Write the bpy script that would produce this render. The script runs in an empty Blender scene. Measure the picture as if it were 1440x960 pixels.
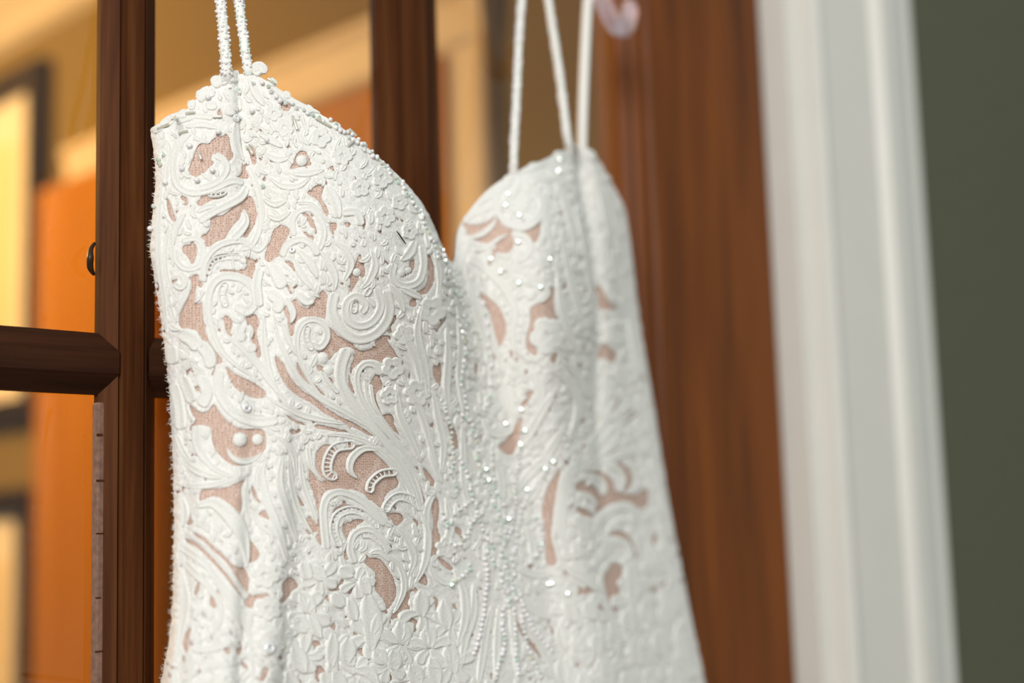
import bpy, bmesh, math, random
import numpy as np
from mathutils import Vector, Matrix, noise
from mathutils.bvhtree import BVHTree

S = bpy.context.scene
COL = S.collection
random.seed(7)
R = math.radians

# ------------------------------------------------------------------ camera
FPX = 2000.0                       # focal length in pixels of the 1440x960 frame (50 mm)
CAM = Vector((-0.64, -0.64, 1.48))
_az, _pitch, _roll = R(45), R(7.5), R(1.77)
_up = Vector((0, 0, 1))
_f0 = Vector((math.cos(_az), math.sin(_az), 0))
_r0 = Vector((math.sin(_az), -math.cos(_az), 0))
_fw = _f0 * math.cos(_pitch) + _up * math.sin(_pitch)
_u1 = _up * math.cos(_pitch) - _f0 * math.sin(_pitch)
_uc = _u1 * math.cos(_roll) + _r0 * math.sin(_roll)
_rc = _r0 * math.cos(_roll) - _u1 * math.sin(_roll)
cam_d = bpy.data.cameras.new('camera')
cam_d.sensor_width = 36.0
cam_d.lens = 50.0
cam_d.clip_start = 0.02
cam_d.dof.use_dof = True
cam_d.dof.focus_distance = 0.706
cam_d.dof.aperture_fstop = 2.7
cam = bpy.data.objects.new('camera', cam_d)
m = Matrix((( _rc.x, _uc.x, -_fw.x, CAM.x), (_rc.y, _uc.y, -_fw.y, CAM.y),
            (_rc.z, _uc.z, -_fw.z, CAM.z), (0, 0, 0, 1)))
cam.matrix_world = m
COL.objects.link(cam)
S.camera = cam

# ------------------------------------------------------------------ world, lights, exposure
W = bpy.data.worlds.new('world'); S.world = W; W.use_nodes = True
bg = W.node_tree.nodes['Background']
bg.inputs[0].default_value = (0.84, 0.96, 0.92, 1)
bg.inputs[1].default_value = 0.48

def area(name, loc, target, size, size_y, energy, color):
    d = bpy.data.lights.new(name, 'AREA'); d.shape = 'RECTANGLE'
    d.size = size; d.size_y = size_y; d.energy = energy; d.color = color
    o = bpy.data.objects.new(name, d); COL.objects.link(o)
    o.location = loc
    o.rotation_euler = (Vector(target) - Vector(loc)).to_track_quat('-Z', 'Y').to_euler()
    return o

area('window_daylight', (-2.0, -1.6, 2.4), (-0.1, 0, 1.6), 1.2, 1.2, 55, (1.0, 0.965, 0.93))
lamp_d = bpy.data.lights.new('warm_room_lamp', 'POINT'); lamp_d.energy = 46; lamp_d.color = (1.0, 0.58, 0.21); lamp_d.shadow_soft_size = 0.12
lamp_o = bpy.data.objects.new('warm_room_lamp', lamp_d); COL.objects.link(lamp_o); lamp_o.location = (-0.55, 1.50, 2.15)
vs = S.view_settings
vs.view_transform = 'Standard'; vs.look = 'None'; vs.gamma = 1.0; vs.use_curve_mapping = False
vs.exposure = 0.0

# ------------------------------------------------------------------ helpers
def srgb(r, g, b):
    f = lambda c: (c / 255 / 12.92) if c / 255 <= 0.04045 else ((c / 255 + 0.055) / 1.055) ** 2.4
    return (f(r), f(g), f(b), 1.0)

def ray(px, py):
    d = _fw * FPX + _rc * (px - 720) - _uc * (py - 480)
    return d.normalized()

def P(px, py, Y):
    """world point that lies at depth Y (distance behind the door face) along a sight line"""
    d = ray(px, py)
    return CAM + d * ((Y - CAM.y) / d.y)

def PX(px, py, X):
    d = ray(px, py)
    return CAM + d * ((X - CAM.x) / d.x)

def project(p):
    v = p - CAM
    z = v.dot(_fw)
    return 720 + FPX * v.dot(_rc) / z, 480 - FPX * v.dot(_uc) / z

def mesh_obj(name, verts, faces, mat, parent=None, smooth=True, uvs=None):
    me = bpy.data.meshes.new(name)
    me.from_pydata([tuple(v) for v in verts], [], faces)
    if uvs is not None:
        uvl = me.uv_layers.new(name='UVMap')
        li = np.empty(len(me.loops), dtype=np.int32); me.loops.foreach_get('vertex_index', li)
        uvl.data.foreach_set('uv', np.asarray(uvs, dtype=np.float32)[li].ravel())
    if smooth:
        me.polygons.foreach_set('use_smooth', [True] * len(me.polygons))
    me.update()
    if mat: me.materials.append(mat)
    o = bpy.data.objects.new(name, me); COL.objects.link(o)
    if parent: o.parent = parent
    return o

def empty(name, loc=(0, 0, 0)):
    o = bpy.data.objects.new(name, None); COL.objects.link(o)
    o.location = loc; o.empty_display_size = 0.05
    return o

def tag(o, label=None, cat=None, group=None, kind=None):
    if label: o['label'] = label
    if cat: o['category'] = cat
    if group: o['group'] = group
    if kind: o['kind'] = kind
    return o

def keep(o, parent):
    """parent without moving (the parent sits at its own location)"""
    o.parent = parent
    o.matrix_parent_inverse = Matrix.Translation(parent.location).inverted()
    return o

def box(name, lo, hi, mat, parent=None, bevel=0.0):
    bm = bmesh.new()
    bmesh.ops.create_cube(bm, size=1.0)
    for v in bm.verts:
        v.co = Vector([lo[i] + (v.co[i] + 0.5) * (hi[i] - lo[i]) for i in range(3)])
    if bevel > 0:
        bmesh.ops.bevel(bm, geom=bm.edges[:], offset=bevel, segments=2, affect='EDGES', profile=0.6)
    me = bpy.data.meshes.new(name); bm.to_mesh(me); bm.free()
    if mat: me.materials.append(mat)
    o = bpy.data.objects.new(name, me); COL.objects.link(o)
    if parent: keep(o, parent)
    return o

def extrude(name, prof, a, b, axis, mat, parent=None, miter=None):
    """closed profile of (u, v) swept along an axis from a to b; miter = per-point end shifts"""
    n = len(prof); V = []
    for k, e in ((0, a), (1, b)):
        for i, (u, v) in enumerate(prof):
            s = 0.0 if miter is None else (miter[i] if k == 0 else -miter[i])
            w = e + s
            V.append({'z': (u, v, w), 'x': (w, v, u), 'y': (u, w, v)}[axis])
    F = [(i, (i + 1) % n, n + (i + 1) % n, n + i) for i in range(n)]
    F += [tuple(range(n)), tuple(range(2 * n - 1, n - 1, -1))]
    bm = bmesh.new()
    vs_ = [bm.verts.new(v) for v in V]
    for f in F: bm.faces.new([vs_[i] for i in f])
    bmesh.ops.recalc_face_normals(bm, faces=bm.faces[:])
    me = bpy.data.meshes.new(name); bm.to_mesh(me); bm.free()
    me.materials.append(mat)
    o = bpy.data.objects.new(name, me); COL.objects.link(o)
    if parent: keep(o, parent)
    return o

def tube(name, pts, rad, mat, parent=None, seg=12, close=True, flat=1.0):
    """round tube through points (Catmull-Rom); rad number or list"""
    n0 = len(pts)
    P_ = []
    rr = []
    for i in range(n0 - 1):
        p0, p1, p2, p3 = pts[max(i - 1, 0)], pts[i], pts[i + 1], pts[min(i + 2, n0 - 1)]
        for k in range(8):
            t = k / 8
            P_.append(0.5 * ((2 * p1) + (p2 - p0) * t + (2 * p0 - 5 * p1 + 4 * p2 - p3) * t * t + (3 * p1 - p0 - 3 * p2 + p3) * t ** 3))
            ra = rad if not isinstance(rad, (list, tuple)) else rad[i] * (1 - t) + rad[i + 1] * t
            rr.append(ra)
    P_.append(pts[-1].copy()); rr.append(rad if not isinstance(rad, (list, tuple)) else rad[-1])
    V = []; F = []
    nrm = None
    for i, p in enumerate(P_):
        tg = (P_[min(i + 1, len(P_) - 1)] - P_[max(i - 1, 0)]).normalized()
        if nrm is None:
            nrm = tg.orthogonal().normalized()
        nrm = (nrm - tg * nrm.dot(tg)).normalized()
        bn = tg.cross(nrm)
        for k in range(seg):
            a = 2 * math.pi * k / seg
            V.append(p + (nrm * math.cos(a) + bn * math.sin(a) * flat) * rr[i])
    for i in range(len(P_) - 1):
        for k in range(seg):
            F.append((i * seg + k, i * seg + (k + 1) % seg, (i + 1) * seg + (k + 1) % seg, (i + 1) * seg + k))
    if close:
        F.append(tuple(range(seg - 1, -1, -1)))
        F.append(tuple(range((len(P_) - 1) * seg, len(P_) * seg)))
    o = mesh_obj(name, V, F, mat)
    if parent: keep(o, parent)
    return o

# ------------------------------------------------------------------ materials
def new_mat(name):
    m_ = bpy.data.materials.new(name); m_.use_nodes = True
    nt = m_.node_tree
    return m_, nt, nt.nodes['Principled BSDF']

def nd(nt, typ, **kw):
    n = nt.nodes.new(typ)
    for k, v in kw.items():
        setattr(n, k, v)
    return n

def ramp(nt, fac, stops):
    r = nt.nodes.new('ShaderNodeValToRGB')
    el = r.color_ramp.elements
    while len(el) < len(stops): el.new(0.5)
    for e, (p, c) in zip(el, stops):
        e.position = p; e.color = c
    nt.links.new(fac, r.inputs[0])
    return r.outputs[0]

def wood(name, dark, mid, light, axis='z', rough=0.5, scale=1.0, spec=0.15):
    m_, nt, b = new_mat(name)
    tc = nd(nt, 'ShaderNodeTexCoord')
    mp = nd(nt, 'ShaderNodeMapping')
    sc = {'z': (60, 60, 2.2), 'x': (2.2, 60, 60), 'y': (60, 2.2, 60)}[axis]
    mp.inputs['Scale'].default_value = [s * scale for s in sc]
    nt.links.new(tc.outputs['Object'], mp.inputs[0])
    n1 = nd(nt, 'ShaderNodeTexNoise'); n1.inputs['Scale'].default_value = 1.0
    n1.inputs['Detail'].default_value = 6; n1.inputs['Roughness'].default_value = 0.62; n1.inputs['Distortion'].default_value = 0.6
    nt.links.new(mp.outputs[0], n1.inputs['Vector'])
    mp2 = nd(nt, 'ShaderNodeMapping')
    mp2.inputs['Scale'].default_value = [s * scale * 6 for s in sc]
    nt.links.new(tc.outputs['Object'], mp2.inputs[0])
    n2 = nd(nt, 'ShaderNodeTexNoise'); n2.inputs['Scale'].default_value = 1.0; n2.inputs['Detail'].default_value = 3
    nt.links.new(mp2.outputs[0], n2.inputs['Vector'])
    mx = nd(nt, 'ShaderNodeMath', operation='MULTIPLY_ADD')
    nt.links.new(n2.outputs[0], mx.inputs[0]); mx.inputs[1].default_value = 0.35
    sub = nd(nt, 'ShaderNodeMath', operation='SUBTRACT'); nt.links.new(n1.outputs[0], sub.inputs[0]); sub.inputs[1].default_value = 0.17
    nt.links.new(sub.outputs[0], mx.inputs[2])
    c = ramp(nt, mx.outputs[0], [(0.28, dark), (0.5, mid), (0.75, light)])
    nt.links.new(c, b.inputs['Base Color'])
    b.inputs['Roughness'].default_value = rough
    b.inputs['Specular IOR Level'].default_value = spec
    bp = nd(nt, 'ShaderNodeBump'); bp.inputs['Strength'].default_value = 0.12; bp.inputs['Distance'].default_value = 0.002
    nt.links.new(mx.outputs[0], bp.inputs['Height']); nt.links.new(bp.outputs[0], b.inputs['Normal'])
    return m_

def paint(name, col, rough=0.6, mott=0.04, scale=30, spec=0.3):
    m_, nt, b = new_mat(name)
    tc = nd(nt, 'ShaderNodeTexCoord')
    n1 = nd(nt, 'ShaderNodeTexNoise'); n1.inputs['Scale'].default_value = scale; n1.inputs['Detail'].default_value = 5
    nt.links.new(tc.outputs['Object'], n1.inputs['Vector'])
    lo = tuple(c * (1 - mott) for c in col[:3]) + (1,); hi = tuple(min(1, c * (1 + mott)) for c in col[:3]) + (1,)
    nt.links.new(ramp(nt, n1.outputs[0], [(0.3, lo), (0.7, hi)]), b.inputs['Base Color'])
    b.inputs['Roughness'].default_value = rough
    b.inputs['Specular IOR Level'].default_value = spec
    bp = nd(nt, 'ShaderNodeBump'); bp.inputs['Strength'].default_value = 0.06; bp.inputs['Distance'].default_value = 0.002
    nt.links.new(n1.outputs[0], bp.inputs['Height']); nt.links.new(bp.outputs[0], b.inputs['Normal'])
    return m_

M_munt_z = wood('dark_muntin_wood_upright', srgb(46, 25, 14), srgb(76, 42, 21), srgb(104, 64, 34), 'z', 0.55, 1.0, 0.06)  # both muntin woods get a darker tone than the stile
M_munt_x = wood('dark_muntin_wood_crossbar', srgb(34, 20, 13), srgb(52, 30, 19), srgb(72, 43, 28), 'x', 0.55, 1.0, 0.06)
M_stile = wood('honey_stained_stile_wood', srgb(80, 41, 15), srgb(114, 61, 20), srgb(136, 75, 26), 'z', 0.45)
M_orange = wood('warm_orange_door_wood', srgb(172, 110, 38), srgb(188, 126, 46), srgb(204, 140, 56), 'z', 0.5, 0.4)
M_white = paint('gloss_white_trim_paint', srgb(222, 219, 212), 0.32, 0.015, 25, 0.45)
M_wall = paint('olive_grey_wall_paint', srgb(93, 94, 76), 0.75, 0.05, 90, 0.2)
M_wall2 = paint('ochre_wall_paint', srgb(138, 119, 70), 0.8, 0.04, 90, 0.15)
M_ceil = paint('cream_ceiling_paint', srgb(226, 216, 196), 0.8, 0.02, 20)
M_floor = wood('oak_floor', srgb(90, 58, 32), srgb(128, 86, 50), srgb(150, 106, 66), 'y', 0.4, 0.4)
M_frame = paint('black_brown_frame_lacquer', srgb(44, 32, 24), 0.35, 0.1, 40, 0.4)
M_print = paint('cream_print_paper', srgb(250, 232, 190), 0.6, 0.06, 4)
M_mat = paint('ivory_mat_board', srgb(252, 246, 232), 0.8, 0.01, 20)

def glass_mat(name, col=(1, 1, 1, 1), rough=0.0, ior=1.45):
    m_, nt, b = new_mat(name)
    b.inputs['Base Color'].default_value = col
    b.inputs['Transmission Weight'].default_value = 1.0
    b.inputs['Roughness'].default_value = rough
    b.inputs['IOR'].default_value = ior
    return m_
# thin window pane: mostly straight-through, Fresnel reflection on top
def pane_mat():
    m_ = bpy.data.materials.new('window_pane_glass'); m_.use_nodes = True
    nt = m_.node_tree; nt.nodes.clear()
    out = nd(nt, 'ShaderNodeOutputMaterial'); mix = nd(nt, 'ShaderNodeMixShader')
    fr = nd(nt, 'ShaderNodeFresnel'); fr.inputs['IOR'].default_value = 1.62
    tr = nd(nt, 'ShaderNodeBsdfTransparent'); tr.inputs['Color'].default_value = (0.985, 0.985, 0.97, 1)
    gl = nd(nt, 'ShaderNodeBsdfGlossy'); gl.inputs['Roughness'].default_value = 0.01
    ge = nd(nt, 'ShaderNodeNewGeometry'); inv = nd(nt, 'ShaderNodeMath', operation='SUBTRACT'); inv.inputs[0].default_value = 1.0
    mu = nd(nt, 'ShaderNodeMath', operation='MULTIPLY')
    nt.links.new(ge.outputs['Backfacing'], inv.inputs[1]); nt.links.new(inv.outputs[0], mu.inputs[0]); nt.links.new(fr.outputs[0], mu.inputs[1])
    nt.links.new(mu.outputs[0], mix.inputs[0]); nt.links.new(tr.outputs[0], mix.inputs[1])
    nt.links.new(gl.outputs[0], mix.inputs[2]); nt.links.new(mix.outputs[0], out.inputs[0])
    return m_
M_pane = pane_mat()

# ------------------------------------------------------------------ setting
def structure(o, label=None, cat=None):
    tag(o, label, cat, kind='structure'); return o

CX0 = P(1093, 480, 0.0).x         # inner face of the right jamb
CW = P(1313, 480, -0.0385).x - CX0
DX0, DX1 = -0.575, CX0 - 0.004          # door leaf edges
DTOP = 2.03
XW = 0.40                         # side wall of the room beyond
WALLY0, WALLY1 = -0.020, 0.10     # wall that holds the door

structure(box('floor', (-4, -3.2, -0.05), (3.2, 4.0, 0.0), M_floor), 'oak floor running through both rooms', 'floor')
# the wall with the door opening: two piers and a header as one wall
w = empty('wall_front', (0, 0, 0))
structure(w, 'olive grey painted wall to the right of the white door casing', 'wall')
box('wall_section', (CX0 + 0.030, WALLY0, 0), (3.2, WALLY1, 2.7), M_wall, w)
box('wall_section', (-4.0, WALLY0, 0), (-0.605, WALLY1, 2.7), M_wall, w)
box('wall_section', (-0.605, WALLY0, 2.06), (CX0 + 0.030, WALLY1, 2.7), M_wall, w)
structure(box('wall_right', (XW, WALLY1, 0), (XW + 0.1, 4.0, 2.45), M_wall2), 'side wall of the room seen through the glass', 'wall')
structure(box('wall_back', (-4, 4.0, 0), (XW + 0.1, 4.1, 2.45), M_wall2), 'far wall of the room behind the glass door', 'wall')
structure(box('ceiling', (-4, WALLY1, 2.40), (XW, 4.0, 2.45), M_ceil), 'cream ceiling of the room behind the glass door', 'ceiling')
extr = [(XW, 2.40), (XW - 0.085, 2.40), (XW - 0.085, 2.385), (XW - 0.06, 2.365), (XW - 0.03, 2.335), (XW - 0.018, 2.31), (XW, 2.30)]
structure(extrude('trim_1', extr, WALLY1, 3.98, 'y', M_ceil), 'cream crown moulding along the ceiling behind the glass', 'moulding')

# door casing (white): jamb, flat board, back band; built as extruded profiles on three sides
casing = empty('trim_2', (0, 0, 0))
structure(casing, 'white painted moulded casing beside the wooden glass door', 'door casing')
def cas_prof(x0, sgn):
    pr = [(0, 0.10), (0, -0.024), (0.010, -0.027), (0.013, -0.040), (0.020, -0.044), (0.028, -0.040), (0.034, -0.039),
          (0.090, -0.042), (0.095, -0.049), (0.102, -0.050), (0.107, -0.046), (0.112, -0.0475), (0.118, -0.0440), (0.130, -0.0415),
          (0.138, -0.0410), (0.146, -0.0385), (0.152, -0.0395), (0.158, -0.0385), (0.158, -0.020), (0.030, -0.020), (0.030, 0.10)]
    return [(x0 + sgn * (u if u <= 0.030 else 0.030 + (u - 0.030) * (CW - 0.030) / 0.128), v) for u, v in pr]
extrude('casing_board', cas_prof(CX0, 1), 0, 2.20, 'z', M_white, casing)
extrude('casing_board', cas_prof(-0.579, -1), 0, 2.20, 'z', M_white, casing)
pr = [(v_[0] - CX0 + 2.034, v_[1]) for v_ in cas_prof(CX0, 1)]
extrude('casing_head', pr, -0.60, CX0 + 0.02, 'x', M_white, casing)

# French door leaf
door = empty('door_1', (0, 0, 0))
structure(door, 'wooden French door with dark glazing bars and clear panes', 'door')
mx1 = [P(137, 300, 0.010).x, P(172, 300, 0.0).x, P(205, 300, 0.0).x, P(215, 300, 0.010).x]
mx2 = [P(546, 150, 0.010).x, P(566, 150, 0.0).x, P(604, 150, 0.0).x, P(614, 150, 0.010).x]
px3 = P(872, 300, 0.010).x         # right edge of the glass
pane_l = mx1[0] - 0.165
bead = 0.011
TOPG, BOTG = 1.905, 0.26
zmid = 1.5685
zz = [zmid - 1.0, zmid - 0.667, zmid - 0.334, zmid]
BACK = 0.036
def vbar(x):
    a, b, c, d = x
    prof = [(a, 0.012), (a, 0.008), (b - 0.0012, 0.0012), (b, 0.003), (b + 0.001, 0.0), (c - 0.001, 0.0), (c, 0.003), (c + 0.0012, 0.0012), (d, 0.008), (d, 0.012),
            (d - 0.010, BACK - 0.010), (c - 0.001, BACK), (b + 0.005, BACK), (a + 0.012, BACK - 0.010)]
    return prof
o = extrude('muntin', vbar(mx1), BOTG, TOPG, 'z', M_munt_z, door)
o = extrude('muntin', vbar(mx2), BOTG, TOPG, 'z', M_munt_z, door)
hb = 0.0155
cols = [(pane_l, mx1[0], mx1), (mx1[3], mx2[0], None), (mx2[3], px3, None)]
for z in zz:
    a, b, c, d = z - hb, z - hb * 0.42, z + hb * 0.42, z + hb
    prof = [(a, 0.012), (a, 0.008), (b, 0.0012), (b + 0.001, 0.0004), (c - 0.001, 0.0004), (c, 0.0012), (d, 0.008), (d, 0.012), (c, BACK - 0.001), (b, BACK - 0.001)]
    # bars run between the uprights, their face coped into the upright's bevel
    for x0, x1, _ in cols:
        ext = [0, 0, -0.0075, -0.0075, -0.0075, -0.0075, 0, 0, 0, 0]
        extrude('muntin', prof, x0, x1, 'x', M_munt_x, door, miter=ext)
# stiles and rails: flat boards with a stepped moulding towards the glass
def stile(xg, xo, name):
    s = 1 if xo > xg else -1
    prof = [(xg, 0.012), (xg, 0.007), (xg + s * 0.004, 0.002), (xg + s * 0.010, 0.004), (xg + s * 0.013, 0.0005), (xg + s * 0.020, -0.001),
            (xg + s * 0.023, 0.0015), (xg + s * 0.026, -0.002), (xo, -0.002), (xo, BACK), (xg + s * 0.01, BACK)]
    return extrude(name, prof, 0.012, DTOP, 'z', M_stile, door)
stile(px3, DX1, 'stile')
stile(pane_l, DX0, 'stile')
def rail(zg, zo):
    s = 1 if zo > zg else -1
    prof = [(zg, 0.012), (zg, 0.007), (zg + s * 0.004, 0.002), (zg + s * 0.010, 0.004), (zg + s * 0.013, 0.0005), (zg + s * 0.026, -0.0018),
            (zo, -0.0018), (zo, BACK), (zg + s * 0.01, BACK)]
    extrude('rail', prof, pane_l, px3, 'x', M_stile, door)
rail(TOPG, DTOP); rail(BOTG, 0.012)
# clear panes, one per light
zed = [BOTG] + zz + [TOPG]
for x0, x1, _ in cols:
    for i in range(len(zed) - 1):
        box('pane', (x0 - 0.004, 0.0125, zed[i] + (hb - 0.004 if i else -0.004)), (x1 + 0.004, 0.0155, zed[i + 1] - (hb - 0.004 if i < len(zed) - 2 else -0.004)), M_pane, door)
# putty nicks on the lower left glazing bead and a small clip on the upper one
M_nick = paint('lit_bead_wood', srgb(128, 98, 84), 0.6, 0.25, 300)  # paler colour carries the light falling on this bead
nb = box('glazing_bead', (mx1[0] - 0.0012, 0.0060, zmid - 0.334 + hb), (mx1[0] + 0.0038, 0.0118, zmid - hb - 0.004), M_nick, door, 0.001)
nb['label'] = 'glazing bead with nicks, painted pale as if lit from the side'
for i in range(9):
    z = zmid - 0.032 - i * 0.026 - random.uniform(0, 0.014)
    box('bead_nick', (mx1[0] - 0.0016, 0.0054, z), (mx1[0] + random.uniform(0.001, 0.0042), 0.0068, z + random.uniform(0.0006, 0.0018)), M_munt_z, nb, 0.0004)
M_clip = paint('tarnished_clip_metal', srgb(52, 40, 30), 0.4, 0.2, 200)
zc0, zc1 = P(131, 386, 0.006).z, P(131, 342, 0.006).z
cl = tube('glazing_clip', [P(132, 386, 0.008), P(127, 376, 0.006), P(127, 362, 0.004), P(128, 350, 0.006), P(133, 342, 0.008)], [0.0008, 0.0016, 0.0018, 0.0012, 0.0008], M_clip, door, 8)

# room beyond: closet doorway in the side wall with casing and wooden leaves
YA, YB = PX(642, 200, XW).y, PX(92, 240, XW - 0.02).y - 0.06              # clear opening along the wall
far = empty('door_2', (XW, 0.88, 0))
structure(far, 'orange stained wooden door seen through the glass panes', 'door')
box('door_leaf', (XW - 0.012, YA + 0.012, 0.01), (XW - 0.001, YB, 2.0), M_orange, far, 0.002)
for (a, b) in ((0.12, 0.95), (1.10, 1.84)):
    for (y0, y1) in ((YA + 0.13, YA + 0.36), (YA + 0.43, YB - 0.10)):
        box('door_panel', (XW - 0.017, y0, a), (XW - 0.010, y1, b), M_orange, far, 0.004)
box('jamb_strip', (XW - 0.020, YA, 0.0), (XW - 0.001, YA + 0.012, 2.0), M_orange, far, 0.001)
lf = box('folded_leaf', (XW - 0.060, 1.02, 0.012), (XW - 0.030, PX(48, 600, XW - 0.06).y, PX(80, 258, XW - 0.06).z), M_orange, far, 0.003)
fc = empty('trim_3', (XW, 0.88, 0))
structure(fc, 'cream casing around the orange door behind the glass', 'door casing')
NCW = YA - PX(690, 200, XW - 0.010).y
def fprof(base, sgn, ax):
    pr = [(0, 0), (0, -0.012), (0.006, -0.012), (NCW - 0.018, -0.014), (NCW - 0.010, -0.018), (NCW - 0.002, -0.016), (NCW, 0)] if ax == 'v' else [(0, 0), (0, -0.012), (0.008, -0.018), (0.052, -0.022), (0.062, -0.028), (0.072, -0.026), (0.074, 0)]
    return [(base + sgn * u, v) for u, v in pr]
M_cas2 = paint('cream_casing_paint', srgb(238, 226, 206), 0.5, 0.02, 25)
extrude('casing_board', [(XW + v, y) for y, v in fprof(YA, -1, 'v')], 0, 2.075, 'z', M_cas2, fc)
extrude('casing_head', [(XW + v, z) for z, v in fprof(2.002, 1, 'y')], YA - NCW, YB + 0.06, 'y', M_cas2, fc)

def picture(z0, z1, y0, y1, label):
    p = empty('framed_picture', (XW, (y0 + y1) / 2, z0))
    tag(p, label, 'picture', 'dark framed pictures behind the glass')
    t = 0.042; d = 0.028
    for (a, b, c, e) in ((y0, y0 + t, z0, z1), (y1 - t, y1, z0, z1), (y0 + t, y1 - t, z0, z0 + t), (y0 + t, y1 - t, z1 - t, z1)):
        box('frame_bar', (XW - d, a, c), (XW - 0.001, b, e), M_frame, p, 0.004)
    box('mat_board', (XW - 0.012, y0 + t, z0 + t), (XW - 0.003, y1 - t, z1 - t), M_mat, p)
    box('print', (XW - 0.014, y0 + t + 0.06, z0 + t + 0.07), (XW - 0.0115, y1 - t - 0.06, z1 - t - 0.07), M_print, p)
PY0 = PX(50, 300, XW - 0.028).y
picture(PX(40, 592, XW - .028).z, PX(44, 82, XW - .028).z, PY0, PY0 + 0.46, 'dark framed picture behind the upper left pane, brightly lit')
picture(1.02, PX(40, 684, XW - .028).z, PY0 + 0.012, PY0 + 0.472, 'dark framed picture behind the lower left pane, below the other one')

# ================================================================== the dress
# ---- surface: columns run from neckline to hip, given by sight line and depth, then splined
NA = None
ST = [250, 350, 450, 560, 700, 830, 960, 1150]
# name: (neck px, neck py, neck Y), px at ST, Y at ST
COLS = [
    ((214, 186, -.030), [222, 215, 229, 241, 246, 245, 233, 205], [-.034, -.036, -.038, -.040, -.045, -.052, -.060, -.070]),
    ((250, 167, -.048), [243, 240, 250, 262, 266, 265, 256, 234], [-.051, -.053, -.056, -.058, -.063, -.070, -.078, -.088]),
    ((300, 118, -.060), [288, 290, 298, 304, 306, 305, 300, 285], [-.064, -.067, -.070, -.072, -.077, -.083, -.090, -.098]),
    ((344, 100, -.071), [354, 370, 374, 372, 370, 366, 360, 350], [-.074, -.079, -.083, -.084, -.087, -.091, -.096, -.102]),
    ((405, 134, -.082), [428, 440, 440, 440, 440, 437, 430, 420], [-.093, -.097, -.095, -.091, -.089, -.090, -.091, -.094]),
    ((500, 195, -.096), [515, 525, 525, 525, 525, 525, 522, 515], [-.101, -.105, -.100, -.093, -.089, -.089, -.091, -.095]),
    ((588, 280, -.092), [588, 611, 614, 614, 610, 609, 606, 600], [-.092, -.096, -.092, -.084, -.080, -.080, -.083, -.089]),
    ((633, 368, -.072), [633, 633, 655, 668, 690, 709, 724, 740], [-.072, -.072, -.072, -.071, -.071, -.073, -.077, -.084]),
    ((646, 318, -.060), [646, 668, 690, 708, 740, 765, 785, 806], [-.060, -.066, -.068, -.067, -.067, -.069, -.073, -.080]),
    ((690, 264, -.066), [690, 712, 730, 742, 770, 793, 813, 836], [-.066, -.078, -.081, -.077, -.072, -.072, -.075, -.082]),
    ((752, 231, -.072), [757, 768, 780, 785, 805, 828, 848, 872], [-.080, -.089, -.089, -.082, -.074, -.073, -.075, -.081]),
    ((814, 207, -.062), [822, 836, 842, 838, 846, 866, 886, 912], [-.062, -.066, -.064, -.062, -.062, -.064, -.067, -.073]),
    ((850, 240, -.050), [851, 864, 872, 880, 893, 914, 936, 964], [-.050, -.050, -.050, -.050, -.051, -.053, -.055, -.060]),
    ((877, 322, -.028), [877, 881, 893, 912, 935, 960, 986, 1022], [-.028, -.028, -.028, -.030, -.032, -.034, -.036, -.040]),
]
def pch(xs, ys, x):
    """smooth monotone-ish cubic through points (Catmull tangents, limited)"""
    xs = np.asarray(xs, float); ys = np.asarray(ys, float)
    n = len(xs); h = np.diff(xs); dl = np.diff(ys) / h
    mt = np.zeros(n); mt[0] = dl[0]; mt[-1] = dl[-1]
    for i in range(1, n - 1):
        if dl[i - 1] * dl[i] > 0:
            w1 = 2 * h[i] + h[i - 1]; w2 = h[i] + 2 * h[i - 1]
            mt[i] = (w1 + w2) / (w1 / dl[i - 1] + w2 / dl[i])
        else:
            mt[i] = (dl[i - 1] + dl[i]) * 0.25
    i = np.clip(np.searchsorted(xs, x) - 1, 0, n - 2)
    t = (x - xs[i]) / h[i]
    return ((2 * t**3 - 3 * t**2 + 1) * ys[i] + (t**3 - 2 * t**2 + t) * h[i] * mt[i]
            + (-2 * t**3 + 3 * t**2) * ys[i + 1] + (t**3 - t**2) * h[i] * mt[i + 1])

NV, NU = 380, 400
vv = np.linspace(0, 1, NV)
cX = np.zeros((NV, len(COLS) + 2)); cY = cX.copy(); cZ = cX.copy()
for j, ((nx, ny, nY), pxs, Ys) in enumerate(COLS):
    ks = [k for k in range(len(ST)) if ST[k] > ny + 25]
    sx = [ny] + [ST[k] for k in ks]; px_ = [nx] + [pxs[k] for k in ks]; y_ = [nY] + [Ys[k] for k in ks]
    for i, v in enumerate(vv):
        py = ny + (1150 - ny) * v
        q = P(float(pch(sx, px_, np.array(py))), py, float(pch(sx, y_, np.array(py))))
        cX[i, j + 1], cY[i, j + 1], cZ[i, j + 1] = q
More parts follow.
